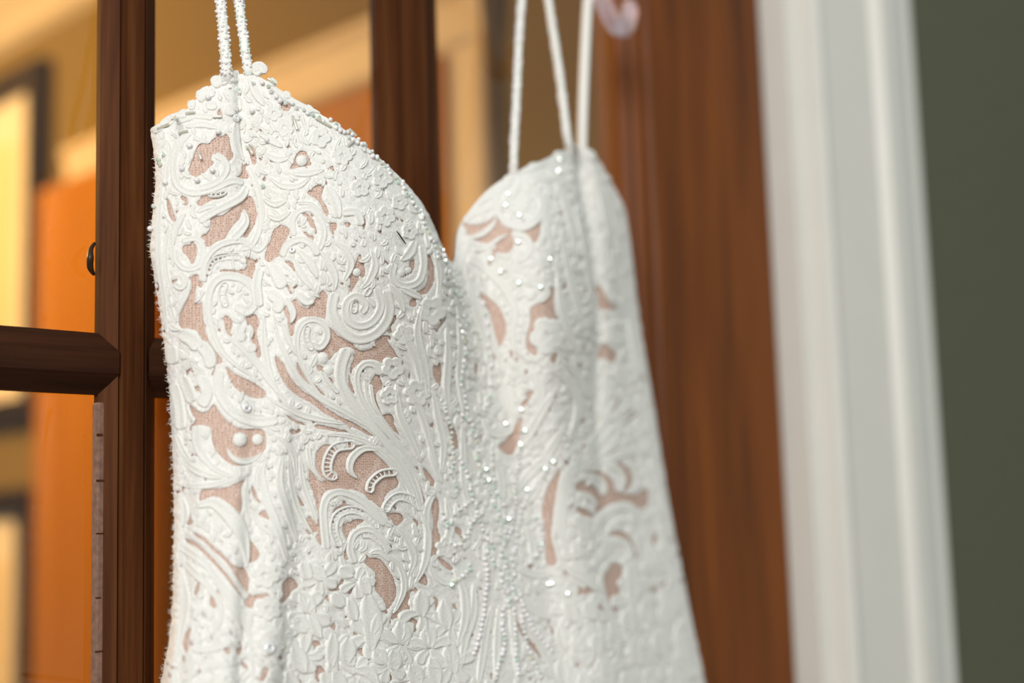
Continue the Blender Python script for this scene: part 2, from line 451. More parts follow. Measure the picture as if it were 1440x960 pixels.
# turn the sides round to the back
cX[:, 0] = cX[:, 1] + 0.026; cY[:, 0] = -0.014; cZ[:, 0] = cZ[:, 1] - 0.004
cX[:, -1] = cX[:, -2] - 0.020; cY[:, -1] = -0.012; cZ[:, -1] = cZ[:, -2] - 0.004
ucol = np.array([0.3] + [1 + k for k in range(len(COLS))] + [len(COLS) + 0.6])
uu = np.linspace(ucol[0], ucol[-1], NU)
def catm(xs, Yv, x):
    """vectorised cubic along columns for all rows"""
    n = len(xs); h = np.diff(xs); dl = np.diff(Yv, axis=1) / h
    mt = np.zeros_like(Yv); mt[:, 0] = dl[:, 0]; mt[:, -1] = dl[:, -1]
    mt[:, 1:-1] = (dl[:, :-1] * h[1:] + dl[:, 1:] * h[:-1]) / (h[1:] + h[:-1])
    i = np.clip(np.searchsorted(xs, x) - 1, 0, n - 2)
    t = (x - xs[i]) / h[i]; H = h[i]
    return ((2*t**3-3*t**2+1) * Yv[:, i] + (t**3-2*t**2+t) * H * mt[:, i] + (-2*t**3+3*t**2) * Yv[:, i+1] + (t**3-t**2) * H * mt[:, i+1])
GX, GY, GZ = catm(ucol, cX, uu), catm(ucol, cY, uu), catm(ucol, cZ, uu)
# creases below the strap points and soft vertical folds
U2 = uu[None, :]; V2 = vv[:, None]
GY = GY + 0.0060 * np.exp(-((U2 - 3.98) / 0.24) ** 2) * np.clip(1 - V2 / 0.34, 0, 1)
GY = GY + 0.0085 * np.exp(-((U2 - 12.05) / 0.20) ** 2) * np.clip(1 - V2 / 0.62, 0, 1)
GY = GY + 0.0022 * np.sin(U2 * 6.3 + 1.2 + 2.5 * V2) * np.clip((V2 - 0.25) * 3, 0, 1) * np.exp(-((U2 - 3.6) / 1.6) ** 2)
G = np.stack([GX, GY, GZ], axis=-1)
dU = np.gradient(G, axis=1); dV = np.gradient(G, axis=0)
Nn = np.cross(dU, dV); Nn /= np.linalg.norm(Nn, axis=-1, keepdims=True) + 1e-12
if Nn[NV // 2, NU // 2, 1] > 0: Nn = -Nn
cam_np = np.array(CAM); FWn, RCn, UCn = np.array(_fw), np.array(_rc), np.array(_uc)
def proj_np(A):
    v = A - cam_np; z = v @ FWn
    return 720 + FPX * (v @ RCn) / z, 480 - FPX * (v @ UCn) / z
PXg, PYg = proj_np(G)
facing = np.sum((cam_np - G) * Nn, axis=-1) > 0

def grid_faces(nv, nu):
    a = np.arange(nv * nu).reshape(nv, nu)
    return np.stack([a[:-1, :-1], a[1:, :-1], a[1:, 1:], a[:-1, 1:]], axis=-1).reshape(-1, 4)
# coarse copy for sight-line tests
st_ = 2
Gc = G[::st_, ::st_]
BVH = BVHTree.FromPolygons([Vector(p) for p in Gc.reshape(-1, 3)], [tuple(f) for f in grid_faces(*Gc.shape[:2])])

def hit(px, py, Yref=None):
    d = ray(px, py)
    loc, nor, _, _ = BVH.ray_cast(CAM, d)
    if loc is not None and (Yref is None or abs(loc.y - Yref) < 0.022):
        if nor.dot(d) > 0: nor = -nor
        return loc, nor
    if Yref is None:
        q = CAM + d * ((-0.08 - CAM.y) / d.y)
        near, nor, _, _ = BVH.find_nearest(q)
        Yref = near.y
    else:
        q = CAM + d * ((Yref - CAM.y) / d.y)
        near, nor, _, _ = BVH.find_nearest(q)
    if nor.dot(d) > 0: nor = -nor
    dn_ = d.dot(nor)
    if dn_ < -0.22:                                   # carry the cloth on along its own slope
        p = CAM + d * ((near - CAM).dot(nor) / dn_)
        if (p - near).length < 0.02: return p, nor
    return CAM + d * ((Yref - CAM.y) / d.y), Vector((0, -1, 0))

# ---- cloth materials
def cloth(name, lo, hi, bscale, bstr, uvstretch=None, sheen=0.3, rough=0.75):
    m_, nt, b = new_mat(name)
    tc = nd(nt, 'ShaderNodeTexCoord')
    n1 = nd(nt, 'ShaderNodeTexNoise'); n1.inputs['Detail'].default_value = 4; n1.inputs['Roughness'].default_value = 0.65
    if uvstretch:
        mp = nd(nt, 'ShaderNodeMapping'); mp.inputs['Scale'].default_value = uvstretch
        nt.links.new(tc.outputs['UV'], mp.inputs[0]); nt.links.new(mp.outputs[0], n1.inputs['Vector'])
        n1.inputs['Scale'].default_value = 1.0
    else:
        nt.links.new(tc.outputs['Object'], n1.inputs['Vector']); n1.inputs['Scale'].default_value = bscale
    nt.links.new(ramp(nt, n1.outputs[0], [(0.30, lo), (0.62, hi)]), b.inputs['Base Color'])
    b.inputs['Roughness'].default_value = rough
    b.inputs['Specular IOR Level'].default_value = 0.25
    b.inputs['Sheen Weight'].default_value = sheen
    b.inputs['Subsurface Weight'].default_value = 0.0
    bp = nd(nt, 'ShaderNodeBump'); bp.inputs['Strength'].default_value = bstr; bp.inputs['Distance'].default_value = 0.0008
    nt.links.new(n1.outputs[0], bp.inputs['Height']); nt.links.new(bp.outputs[0], b.inputs['Normal'])
    return m_
M_lace = cloth('white_embroidered_lace', srgb(226, 222, 216), srgb(247, 246, 243), 900, 0.75)
M_satin = cloth('white_satin_stitch', srgb(222, 220, 214), srgb(247, 246, 242), 1, 0.55, (0.75, 1.1, 1))
M_cord = cloth('white_cord_thread', srgb(228, 226, 220), srgb(250, 249, 246), 1, 0.7, (1.4, 0.6, 1))

def net_mat():
    m_, nt, b = new_mat('nude_net_over_lining')
    tc = nd(nt, 'ShaderNodeTexCoord')
    vo = nd(nt, 'ShaderNodeTexVoronoi', feature='DISTANCE_TO_EDGE'); vo.inputs['Scale'].default_value = 820
    vo.inputs['Randomness'].default_value = 0.6
    nt.links.new(tc.outputs['Object'], vo.inputs['Vector'])
    c = ramp(nt, vo.outputs['Distance'], [(0.05, srgb(218, 194, 182)), (0.22, srgb(184, 149, 132))])
    nt.links.new(c, b.inputs['Base Color'])
    b.inputs['Roughness'].default_value = 0.8; b.inputs['Specular IOR Level'].default_value = 0.2
    return m_
M_net = net_mat()

dress = empty('wedding_dress', tuple(P(640, 700, -0.05)))
tag(dress, 'white lace wedding dress with beaded straps hanging on the glass door', 'dress')

def dmesh(name, V, F, mat, uvs=None, parent=None, smooth=True):
    o = mesh_obj(name, V, F, mat, None, smooth, uvs)
    keep(o, dress) if parent is None else None
    if parent is not None:
        o.parent = parent
        o.matrix_parent_inverse = (Matrix.Translation(dress.location)).inverted()
    return o

# lining: the nude net bodice, thin and closed behind by a back panel
Gl = (G - Nn * 0.0002)[::2, ::2]
dmesh('net_lining', Gl.reshape(-1, 3), grid_faces(*Gl.shape[:2]).tolist(), M_net)
bk = []
for k in range(60):
    i = int(NV * (0.30 + 0.70 * k / 59)) - 1
    for t in np.linspace(0, 1, 24):
        q = G[i, 0] * (1 - t) + G[i, -1] * t
        bk.append((q[0], q[1] + 0.006 * math.sin(math.pi * t) * 0.6, q[2]))
dmesh('back_panel', bk, grid_faces(60, 24).tolist(), M_lace)

# the skirt below, flaring to the floor
sk = []; NS = 24; ring = [G[-1, j] for j in range(0, NU, 8)] + [G[-1, -1] * (1 - t) + G[-1, 0] * t for t in np.linspace(0.1, 0.9, 12)]
zb = min(q[2] for q in ring); xc = sum(q[0] for q in ring) / len(ring)
for k in range(NS + 1):
    t = k / NS
    for n_, q in enumerate(ring):
        fold = 0.016 * t * math.sin(n_ * 0.9)
        front = q[1] < -0.016
        sk.append((xc + (q[0] - xc) * (1 + 0.55 * t), (q[1] * (1 + 0.9 * t) + fold - 0.02 * t) if front else q[1], q[2] * (1 - t) + 0.02 * t))
nr0 = len(ring); skf = [(k * nr0 + i, (k + 1) * nr0 + i, (k + 1) * nr0 + (i + 1) % nr0, k * nr0 + (i + 1) % nr0) for k in range(NS) for i in range(nr0)]
dmesh('skirt', sk, skf, M_lace)

# ---- openings in the lace, where the nude net shows
HOLES = [
 # side panel, top
 [(294,202),(301,195),(320,191),(323,200),(325,211),(328,220),(320,228),(313,222),(304,218),(299,217),(297,224),(301,230),(294,236),(288,243),(275,249),(266,243),(267,234),(273,219),(276,209),(283,202)],
 [(262,200),(247,217),(243,239),(246,232),(255,211)], [(341,230),(350,249),(342,252),(331,254),(316,256),(331,250),(339,243)],
 [(309,153),(313,162),(309,168),(306,160)], [(348,202),(359,211),(361,228),(356,232),(352,219)],
 [(297,305),(312,303),(322,296),(331,288),(350,276),(357,282),(361,297),(359,314),(350,329),(342,335),(344,322),(348,312),(344,297),(339,295),(337,307),(327,318),(320,329),(316,336),(305,340),(292,348),(289,339),(282,333),(292,327),(296,316)],
 [(254,275),(264,279),(262,284),(256,281)], [(292,274),(305,271),(320,271),(312,279),(297,282),(282,290),(277,284)],
 [(235,279),(239,284),(245,301),(248,312),(241,309),(236,294)], [(258,346),(275,344),(277,356),(271,372),(264,361),(257,354)],
 [(344,359),(355,367),(359,376),(355,399),(344,391),(331,384),(305,382),(312,379),(331,380),(342,380),(347,372)],
 [(289,383),(292,372),(301,361),(316,357),(339,357),(320,361),(305,368),(296,381)],
 [(386,322),(380,341),(374,354),(373,365),(380,369),(388,362),(398,360),(405,355),(402,340),(408,325),(400,318)],
 [(237,400),(250,391),(247,397)],
 [(269,389),(280,388),(275,410),(277,427),(284,425),(285,440),(288,460),(293,477),(303,493),(312,505),(312,511),(303,511),(301,508),(292,490),(282,473),(275,464),(263,464),(254,459),(252,450),(257,432),(262,420),(270,405)],
 [(318,515),(331,526),(354,537),(369,547),(375,554),(369,560),(354,559),(339,552),(329,543),(322,530)],
 [(267,569),(275,575),(284,580),(294,577),(301,569),(311,582),(324,596),(342,603),(365,603),(373,609),(374,628),(366,640),(350,652),(331,655),(318,648),(305,635),(299,620),(297,602),(290,599),(278,598),(269,606),(268,600),(276,590),(271,583)],
 [(344,447),(359,442),(365,455),(361,468),(367,496),(363,504),(359,494),(354,479),(357,464),(350,455)],
 [(315,444),(324,447),(327,455),(324,468),(329,477),(320,470),(316,457)], [(342,487),(344,502),(357,513),(350,509),(340,494)],
 [(262,522),(269,515),(264,528)], [(297,528),(305,511),(301,526)], [(281,543),(294,541),(294,549),(284,552)],
 [(387,500),(399,512),(404,523),(413,537),(425,549),(437,557),(452,568),(465,578),(475,584),(490,591),(505,599),(517,607),(530,616),(518,612),(503,604),(488,597),(472,588),(460,584),(448,575),(436,566),(424,560),(412,552),(402,542),(395,530),(390,518)],
 [(284,689),(303,687),(320,685),(331,680),(344,674),(339,687),(340,708),(337,723),(329,714),(312,701),(299,698),(288,702),(281,704)],
 [(354,682),(359,689),(363,701),(372,712),(363,706),(355,695)], [(363,723),(376,717),(384,731),(374,729)],
 [(344,753),(354,762),(365,777),(361,787),(348,791),(346,774),(341,759)], [(264,738),(267,725),(272,735)],
 [(260,757),(275,762),(290,775),(305,790),(315,800),(325,815),(337,833),(352,852),(355,857),(345,846),(330,828),(318,812),(305,797),(295,787),(280,772),(265,763)],
 [(270,748),(285,754),(302,769),(318,784),(330,796),(343,799),(350,814),(349,831),(356,837),(376,834),(379,843),(360,842),(355,855),(346,852),(343,844),(350,838),(338,821),(330,808),(318,790),(300,774),(284,760)],
 [(254,768),(258,770),(256,798),(253,789)], [(280,816),(281,827),(276,838),(274,831)], [(298,834),(303,846),(305,855),(296,851)],
 [(262,889),(269,883),(266,900),(264,919),(258,907)], [(335,902),(340,909),(337,921),(331,915)], [(370,939),(378,941),(370,958),(366,956)],
 [(396,822),(407,811),(419,823),(409,832),(402,843),(393,849),(396,836)],
 # left cup
 [(396,143),(409,147),(406,156),(396,155)], [(417,217),(424,212),(432,215),(433,222),(438,232),(428,234),(411,238),(405,240),(411,231)],
 [(432,273),(437,266),(447,260),(455,262),(454,269),(452,279),(460,292),(462,301),(458,305),(454,296),(447,282)],
 [(424,299),(434,302),(441,311),(445,324),(444,330),(436,317),(432,309)], [(464,314),(473,314),(473,322),(469,327),(473,335),(465,326)],
 [(484,313),(493,314),(490,320),(485,318)], [(511,305),(514,311),(512,324),(509,318)],
 [(505,357),(509,365),(513,380),(511,389),(503,395),(494,410),(490,414),(492,395),(490,382),(499,371)],
 [(426,326),(432,327),(441,333),(439,341),(432,333)], [(400,367),(413,371),(415,380),(419,389),(411,378)],
 [(400,432),(415,421),(422,429),(434,433),(443,421),(454,408),(460,419),(458,440),(457,452),(462,458),(470,466),(478,474),(492,472),(495,482),(502,491),(512,493),(523,488),(530,475),(541,471),(545,480),(552,490),(558,500),(566,508),(568,514),(560,508),(548,504),(540,505),(535,510),(531,507),(520,505),(508,507),(502,513),(495,520),(493,535),(499,555),(491,545),(490,528),(494,510),(500,498),(495,490),(485,488),(470,497),(463,506),(452,500),(445,494),(452,488),(461,475),(462,462),(455,448),(440,446),(425,446),(415,455),(413,470),(408,472),(406,460),(404,448),(401,442)],
 [(576,367),(582,365),(580,380),(569,389),(559,389),(565,386),(572,382)], [(582,417),(585,427),(580,432),(574,427)],
 [(600,359),(607,365),(610,391),(603,408),(594,414),(588,410),(597,402),(601,387)], [(402,399),(407,402),(408,414),(404,404)],
 [(529,524),(535,534),(537,545),(529,552),(529,564),(535,579),(533,586),(526,573),(520,556),(519,541)], [(541,554),(548,564),(543,566)],
 [(417,511),(422,511),(432,528),(445,543),(458,556),(447,551),(428,534),(419,522)], [(445,513),(452,515),(453,522),(447,521)],
 [(458,530),(466,532),(469,539),(464,539)], [(442,597),(454,598),(471,602),(490,606),(494,608),(475,607),(456,604),(445,602)],
 [(516,594),(527,597),(539,607),(550,618),(542,616),(527,605)], [(535,586),(550,582),(554,597),(561,610),(569,620),(563,614),(550,603)],
 [(400,582),(411,588),(424,594),(434,597),(422,597),(409,591)], [(407,605),(422,603),(422,607),(411,611)],
 [(544,451),(556,442),(556,449),(548,459)], [(574,522),(576,530),(571,536)],
 # fan of ladders below the left cup
 [(444,637),(459,624),(479,633),(494,627),(516,626),(529,628),(539,644),(546,652),(557,659),(559,682),(544,693),(537,708),(535,714),(527,708),(512,695),(497,689),(479,688),(460,689),(452,699),(450,717),(449,732),(450,744),(454,760),(458,766),(450,766),(444,755),(447,749),(437,744),(431,742),(429,734),(435,725),(440,732),(447,730),(445,714),(441,695),(435,676),(433,657),(430,637),(437,661),(447,674),(456,678),(445,661)],
 [(471,714),(484,709),(501,712),(520,723),(512,721),(494,714),(475,721),(469,729),(467,736),(467,721)],
 [(481,744),(488,734),(501,730),(512,732),(499,740),(490,749),(488,762),(492,775),(492,785),(483,786),(484,774),(486,760)],
 [(512,790),(521,784),(535,787),(548,804),(555,821),(556,838),(544,857),(540,846),(531,834),(527,829),(525,817),(527,806),(516,795)],
 [(542,723),(559,721),(567,729),(556,740),(550,731)],
 [(563,633),(574,648),(586,671),(593,691),(600,717),(597,725),(589,689),(580,665),(569,644)], [(593,657),(602,664),(611,678),(607,684),(600,676)],
 [(406,691),(415,693),(424,704),(428,712),(422,710),(409,701)],
 [(462,825),(471,821),(481,825),(479,829),(469,831),(462,831)], [(488,829),(490,821),(496,819),(494,831),(491,838)],
 [(570,834),(575,832),(575,859),(578,868),(587,874),(583,889),(576,881),(572,874),(561,868),(550,872),(547,885),(547,902),(544,902),(547,874),(555,855)],
 [(460,889),(469,874),(470,885)], [(501,913),(518,911),(514,926),(509,922)], [(439,902),(449,902),(451,915),(445,919)],
 [(444,937),(454,939),(460,954),(445,958)], [(539,949),(548,947),(550,960),(538,962)], [(591,806),(599,810),(599,823),(587,817)], [(561,911),(567,911),(565,921)],
 # centre
 [(608,515),(618,510),(620,524),(618,543),(614,539),(609,528)], [(610,466),(625,445),(626,449),(615,464)], [(601,567),(604,567),(602,575)],
 [(629,595),(640,606),(644,631),(638,631),(633,614)], [(672,410),(690,421),(704,436),(712,459),(709,477),(700,489),(696,470),(690,445),(680,425)],
 [(664,438),(670,440),(668,452)], [(666,513),(671,513),(669,530)], [(741,551),(750,552),(736,573),(734,569)],
 [(729,591),(735,591),(721,639),(700,629),(712,618)], [(717,494),(721,494),(720,506)],
 [(747,432),(768,421),(773,404),(779,408),(778,427),(780,442),(785,449),(777,453),(768,446),(761,449),(759,461),(747,470),(746,479),(755,492),(753,500),(742,492),(740,477),(744,462),(746,447)],
 [(776,500),(783,496),(780,511),(774,507)],
 [(607,708),(615,700),(617,720),(614,740),(620,760),(615,775),(606,782),(604,765),(608,740)], [(617,783),(637,799),(629,801),(615,787)],
 [(608,839),(615,843),(612,868),(609,877),(611,854)], [(637,741),(647,743),(648,752),(642,751)], [(685,858),(689,858),(685,906),(679,922),(683,902)],
 [(725,868),(737,893),(750,906),(762,927),(746,910),(729,885)], [(771,875),(781,893),(777,893)],
 # right cup and side
 [(650,314),(665,316),(682,314),(699,303),(704,314),(716,322),(738,324),(757,312),(760,316),(757,335),(747,344),(740,342),(742,335),(729,327),(719,327),(723,342),(717,354),(702,356),(691,353),(699,348),(691,342),(676,341),(654,331),(657,326)],
 [(841,399),(852,417),(860,429),(871,436),(856,436),(841,432)], [(841,492),(849,483),(860,492),(866,498),(862,511),(851,506),(841,504)],
 [(814,432),(818,433),(816,447)], [(865,561),(872,561),(865,574),(854,583)], [(889,576),(895,583),(880,594),(871,594)],
 [(869,627),(850,634),(838,641),(850,641),(867,632)], [(855,606),(845,616),(835,623),(824,636),(836,628),(848,618)],
 [(865,651),(876,652),(886,664),(889,677),(882,688),(876,690),(880,675),(874,662)],
 [(814,664),(839,662),(854,669),(863,680),(865,690),(880,694),(895,695),(902,688),(910,690),(910,709),(899,716),(887,707),(872,705),(857,709),(842,718),(835,720),(839,709),(835,699),(824,692),(811,690),(809,682),(816,677),(829,679),(839,688),(844,697),(852,694),(854,682),(846,671),(835,666)],
 [(780,668),(788,660),(783,690),(778,720),(775,750),(780,775),(783,790),(775,796),(768,790),(767,765),(766,740),(762,720),(768,690)],
 [(808,715),(817,715),(834,724),(829,734),(817,724)], [(853,752),(870,746),(883,754),(892,769),(896,782),(889,784),(887,771),(879,760),(868,754)],
 [(849,803),(861,792),(874,797),(872,822),(867,861),(861,856),(851,831)], [(802,826),(808,822),(829,835),(817,835),(812,842),(806,831)],
 [(838,842),(846,854),(861,871),(851,874),(846,880),(844,863)], [(919,747),(922,751),(920,757)], [(911,771),(919,767),(915,775)],
 [(900,816),(911,829),(928,829),(928,820),(934,820),(926,833),(907,831)],
]
def closed_spline(p, k=4):
    p = np.array(p, float); n = len(p); out = []
    for i in range(n):
        p0, p1, p2, p3 = p[i - 1], p[i], p[(i + 1) % n], p[(i + 2) % n]
        for t in np.arange(k) / k:
            out.append(0.5 * (2 * p1 + (p2 - p0) * t + (2 * p0 - 5 * p1 + 4 * p2 - p3) * t * t + (3 * p1 - p0 - 3 * p2 + p3) * t ** 3))
    return np.array(out)
RW, RH, RX, RY = 820, 1120, 190, 60
SDF = np.full((RH, RW), 12.0)
for h in HOLES:
    q = closed_spline(h)
    x0, y0 = np.floor(q.min(0) - 10).astype(int); x1, y1 = np.ceil(q.max(0) + 10).astype(int)
    x0 = max(x0, RX); y0 = max(y0, RY); x1 = min(x1, RX + RW - 1); y1 = min(y1, RY + RH - 1)
    xs, ys = np.meshgrid(np.arange(x0, x1 + 1), np.arange(y0, y1 + 1))
    A = q; B = np.roll(q, -1, axis=0)
    d2 = np.full(xs.shape, 1e9); ins = np.zeros(xs.shape, bool)
    for a, b in zip(A, B):
        e = b - a; L = e @ e + 1e-9
        t = np.clip(((xs - a[0]) * e[0] + (ys - a[1]) * e[1]) / L, 0, 1)
        d2 = np.minimum(d2, (xs - a[0] - t * e[0]) ** 2 + (ys - a[1] - t * e[1]) ** 2)
        c = (a[1] > ys) != (b[1] > ys)
        ins ^= c & (xs < (b[0] - a[0]) * (ys - a[1]) / (b[1] - a[1] + 1e-12) + a[0])
    d = np.sqrt(d2); d[ins] *= -1
    sub = SDF[y0 - RY:y1 + 1 - RY, x0 - RX:x1 + 1 - RX]
    np.minimum(sub, d, out=sub)
def sdf_at(px, py):
    x = np.clip(px - RX, 0, RW - 2.001); y = np.clip(py - RY, 0, RH - 2.001)
    i = np.floor(x).astype(int); j = np.floor(y).astype(int); a = x - i; b = y - j
    return (SDF[j, i] * (1 - a) * (1 - b) + SDF[j, i + 1] * a * (1 - b) + SDF[j + 1, i] * (1 - a) * b + SDF[j + 1, i + 1] * a * b)

# ---- lace sheet: cloth with the openings cut out along their outline, raised cord round each
D = sdf_at(PXg, PYg); D[~facing] = 12.0
relief = np.zeros(D.shape); NH = np.zeros(D.shape)
DENSE = [(470, 240, 120), (560, 330, 70), (600, 480, 60), (440, 870, 90), (560, 900, 90), (590, 600, 50), (640, 860, 60), (860, 880, 110), (800, 560, 60), (810, 430, 50), (870, 300, 60), (330, 900, 70), (245, 420, 40), (390, 230, 40)]
for i in range(NV):
    for j in range(0, NU):
        relief[i, j] = noise.noise((PXg[i, j] * 0.16, PYg[i, j] * 0.16, 3.1)) + 0.6 * noise.noise((PXg[i, j] * 0.38, PYg[i, j] * 0.38, 9.4))
        NH[i, j] = noise.noise((PXg[i, j] * 0.105, PYg[i, j] * 0.085, 21.7)) + 0.35 * noise.noise((PXg[i, j] * 0.23, PYg[i, j] * 0.21, 5.2))
# small irregular gaps in the dense embroidery
small = (0.50 - NH) * 14.0
dn = np.zeros(D.shape)
for (x_, y_, r_) in DENSE: dn = np.maximum(dn, np.clip(1.6 - np.hypot(PXg - x_, PYg - y_) / r_, 0, 1))
small = small + (1 - dn) * 1.2
edge_v = np.minimum(vv[:, None] * 40, 1.0)
small = np.where((vv[:, None] < 0.02) | (~facing), 12.0, small)
D = np.minimum(D, small)
Hh = 0.0005 + 0.0005 * np.exp(-((D - 2.4) / 1.9) ** 2) + 0.0004 * relief * np.clip(D / 4, 0, 1)
Hh = np.where(D < 0.8, 0.0002, Hh)
Ls = G + Nn * Hh[..., None]
keepm = D > 0
qf = grid_faces(NV, NU)
Dk = D.ravel(); full = (Dk[qf] > 0).all(1); some = (Dk[qf] > 0).any(1) & ~full
V = Ls.reshape(-1, 3).tolist(); F = qf[full].tolist()
cut = {}
def cutv(a, b):
    k = (min(a, b), max(a, b))
    if k not in cut:
        t = Dk[a] / (Dk[a] - Dk[b]); pa = np.array(V[a]); pb = np.array(V[b])
        V.append((pa + (pb - pa) * t).tolist()); cut[k] = len(V) - 1
    return cut[k]
for f in qf[some].tolist():
    poly = []
    for i in range(4):
        a, b = f[i], f[(i + 1) % 4]
        if Dk[a] > 0: poly.append(a)
        if (Dk[a] > 0) != (Dk[b] > 0): poly.append(cutv(a, b))
    if len(poly) >= 3: F.append(poly)
used = sorted({i for f in F for i in f}); remap = {k: n for n, k in enumerate(used)}
sheet = dmesh('lace_ground', [V[i] for i in used], [[remap[i] for i in f] for f in F], M_lace)

# ---- raised lace motifs, each laid on the bodice surface
def open_spline(p, step=2.6):
    p = np.array(p, float); n = len(p); out = []
    for i in range(n - 1):
        p0, p1, p2, p3 = p[max(i - 1, 0)], p[i], p[i + 1], p[min(i + 2, n - 1)]
        k = max(2, int(np.linalg.norm(p2 - p1) / step))
        for t in np.arange(k) / k:
            out.append(0.5 * (2 * p1 + (p2 - p0) * t + (2 * p0 - 5 * p1 + 4 * p2 - p3) * t * t + (3 * p1 - p0 - 3 * p2 + p3) * t ** 3))
    out.append(p[-1])
    return np.array(out)

COVER = np.zeros((RH, RW), bool)      # where a motif already lies
def cover(x, y, r):
    x0, x1 = int(max(x - r - RX, 0)), int(min(x + r - RX + 1, RW)); y0, y1 = int(max(y - r - RY, 0)), int(min(y + r - RY + 1, RH))
    if x1 > x0 and y1 > y0: COVER[y0:y1, x0:x1] = True

LAY = [0]
def width_prof(n, w, mode):
    s = np.linspace(0, 1, n)
    cap = lambda x: np.sqrt(np.clip(1 - (1 - np.clip(x, 0, 1)) ** 2, 0, 1))
    L = max(n * 2.6, 1.0); e = min(0.5, 0.5 * w / L)
    if mode == 'r': f = cap(s / e) * cap((1 - s) / e)                 # round both ends
    elif mode == 't': f = cap(s / e) * (1 - s) ** 0.55                # head round, tail tapering
    elif mode == 'b': f = np.sin(np.pi * np.clip(s, 0, 1)) ** 0.7      # leaf
    else: f = np.ones(n)
    return np.maximum(f * w * 0.5, 0.25)

def motif(name, pts, w, mode='r', H=None, prof='rim', cov=True, mat=None):
    c = open_spline(pts); n = len(c)
    tg = np.gradient(c, axis=0); tg /= np.linalg.norm(tg, axis=1, keepdims=True) + 1e-9
    nr = np.stack([-tg[:, 1], tg[:, 0]], 1)
    hw = width_prof(n, w, mode)
    LAY[0] = (LAY[0] + 1) % 7
    base = 0.0005 + LAY[0] * 0.00005
    if H is None: H = min(0.00105, 0.00035 + 0.00004 * w)
    if prof == 'rim':
        ts = [-1, -.9, -.72, -.45, -.15, .15, .45, .72, .9, 1]; hs = [-.35, .62, 1, .72, .58, .58, .72, 1, .62, -.35]
    else:
        ts = [-1, -.8, -.4, 0, .4, .8, 1]; hs = [-.35, .55, .9, 1, .9, .55, -.35]
    V = []; U = []
    ln = 0.0; m_ = len(ts); Yr = None
    for i in range(n):
        if i: ln += np.linalg.norm(c[i] - c[i - 1])
        q, nor = hit(c[i, 0], c[i, 1], None)
        if Yr is not None and abs(q.y - Yr) > 0.03: q, nor = hit(c[i, 0], c[i, 1], Yr)
        Yr = q.y
        hsc = min(1.0, hw[i] / (0.18 * w + 0.3))
        for t, hh in zip(ts, hs):
            x, y = c[i] + nr[i] * hw[i] * t
            p, nn = hit(x, y, Yr)
            V.append(p + nn * (base + H * hh * (0.35 + 0.65 * hsc) if hh > 0 else 0.0001)); U.append((ln, t * 3))
        if cov: cover(c[i, 0], c[i, 1], hw[i])
    F = [(i * m_ + k, i * m_ + k + 1, (i + 1) * m_ + k + 1, (i + 1) * m_ + k) for i in range(n - 1) for k in range(m_ - 1)]
    F += [tuple(range(m_ - 1, -1, -1)), tuple(range((n - 1) * m_, n * m_))]
    return dmesh(name, V, F, mat or M_satin, U)

def ladder(pts, w, mode='r'):
    """two cords with threads spanned between them, the net showing through"""
    c = open_spline(pts); n = len(c)
    tg = np.gradient(c, axis=0); tg /= np.linalg.norm(tg, axis=1, keepdims=True) + 1e-9
    nr = np.stack([-tg[:, 1], tg[:, 0]], 1); hw = width_prof(n, w, mode)
    V = []; F = []; U = []; ln = 0
    Ys = [hit(*c[i])[0].y for i in range(n)]
    def put(x, y, Y, h):
        p, nn = hit(x, y, Y); V.append(p + nn * h); return len(V) - 1
    for sd in (-1, 1):
        prev = None
        cw = 1.9
        for i in range(n):
            row = []
            for t, h in ((-1, .0003), (-.5, .0013), (.5, .0013), (1, .0003)):
                x, y = c[i] + nr[i] * (sd * max(hw[i] - cw, 0.1) + t * cw)
                row.append(put(x, y, Ys[i], h)); U.append((i * 2.6, t))
            if prev:
                for k in range(3): F.append((prev[k], prev[k + 1], row[k + 1], row[k]))
            prev = row
    acc = 0
    for i in range(1, n - 1):
        if i % 2: continue
        hwI = max(hw[i] - 1.5, 0.3)
        rows = []
        for t in (-1, 0, 1):
            for s in (-.95, .95):
                x, y = c[i] + nr[i] * hwI * t + tg[i] * s
                rows.append(put(x, y, Ys[i], 0.0008 + 0.0002 * (1 - abs(t)))); U.append((i * 2.6, t))
        for k in range(2):
            F.append((rows[2 * k], rows[2 * k + 1], rows[2 * k + 3], rows[2 * k + 2]))
    for i in range(n): cover(c[i, 0], c[i, 1], hw[i])
    return dmesh('lace_ladder', V, F, M_cord, U)

def flower(x, y, r, petals=5, sq=1.0, rot=0.0, name='lace_flower', eye=0.16):
    V = []; F = []; U = []; A = petals * 9
    LAY[0] = (LAY[0] + 1) % 7
    base = 0.0006 + LAY[0] * 0.00005; H = min(0.0011, 0.0005 + r * 0.00002)
    q0, n0 = hit(x, y)
    rings = [(eye, .05), (eye + .07, .75), (.38, .62), (.6, .62), (.8, .78), (.91, 1), (.97, .7), (1.0, -1)]
    for rr, hh in rings:
        for k in range(A):
            a = 2 * math.pi * k / A + rot
            lobe = abs(math.cos(petals * (a - rot) / 2)) ** 0.55
            rad = r * rr * (1 if rr <= eye + 0.08 else (0.62 + 0.38 * lobe))
            valley = 0.55 + 0.45 * lobe
            p, nn = hit(x + rad * math.cos(a), y + rad * math.sin(a) * sq, q0.y)
            V.append(p + nn * (base + H * hh * valley if hh > 0 else .0003)); U.append((rad, a * 6))
    nr_ = len(rings)
    for i in range(nr_ - 1):
        for k in range(A):
            F.append((i * A + k, i * A + (k + 1) % A, (i + 1) * A + (k + 1) % A, (i + 1) * A + k))
    cover(x, y, r * 0.8)
    return dmesh(name, V, F, M_satin, U)

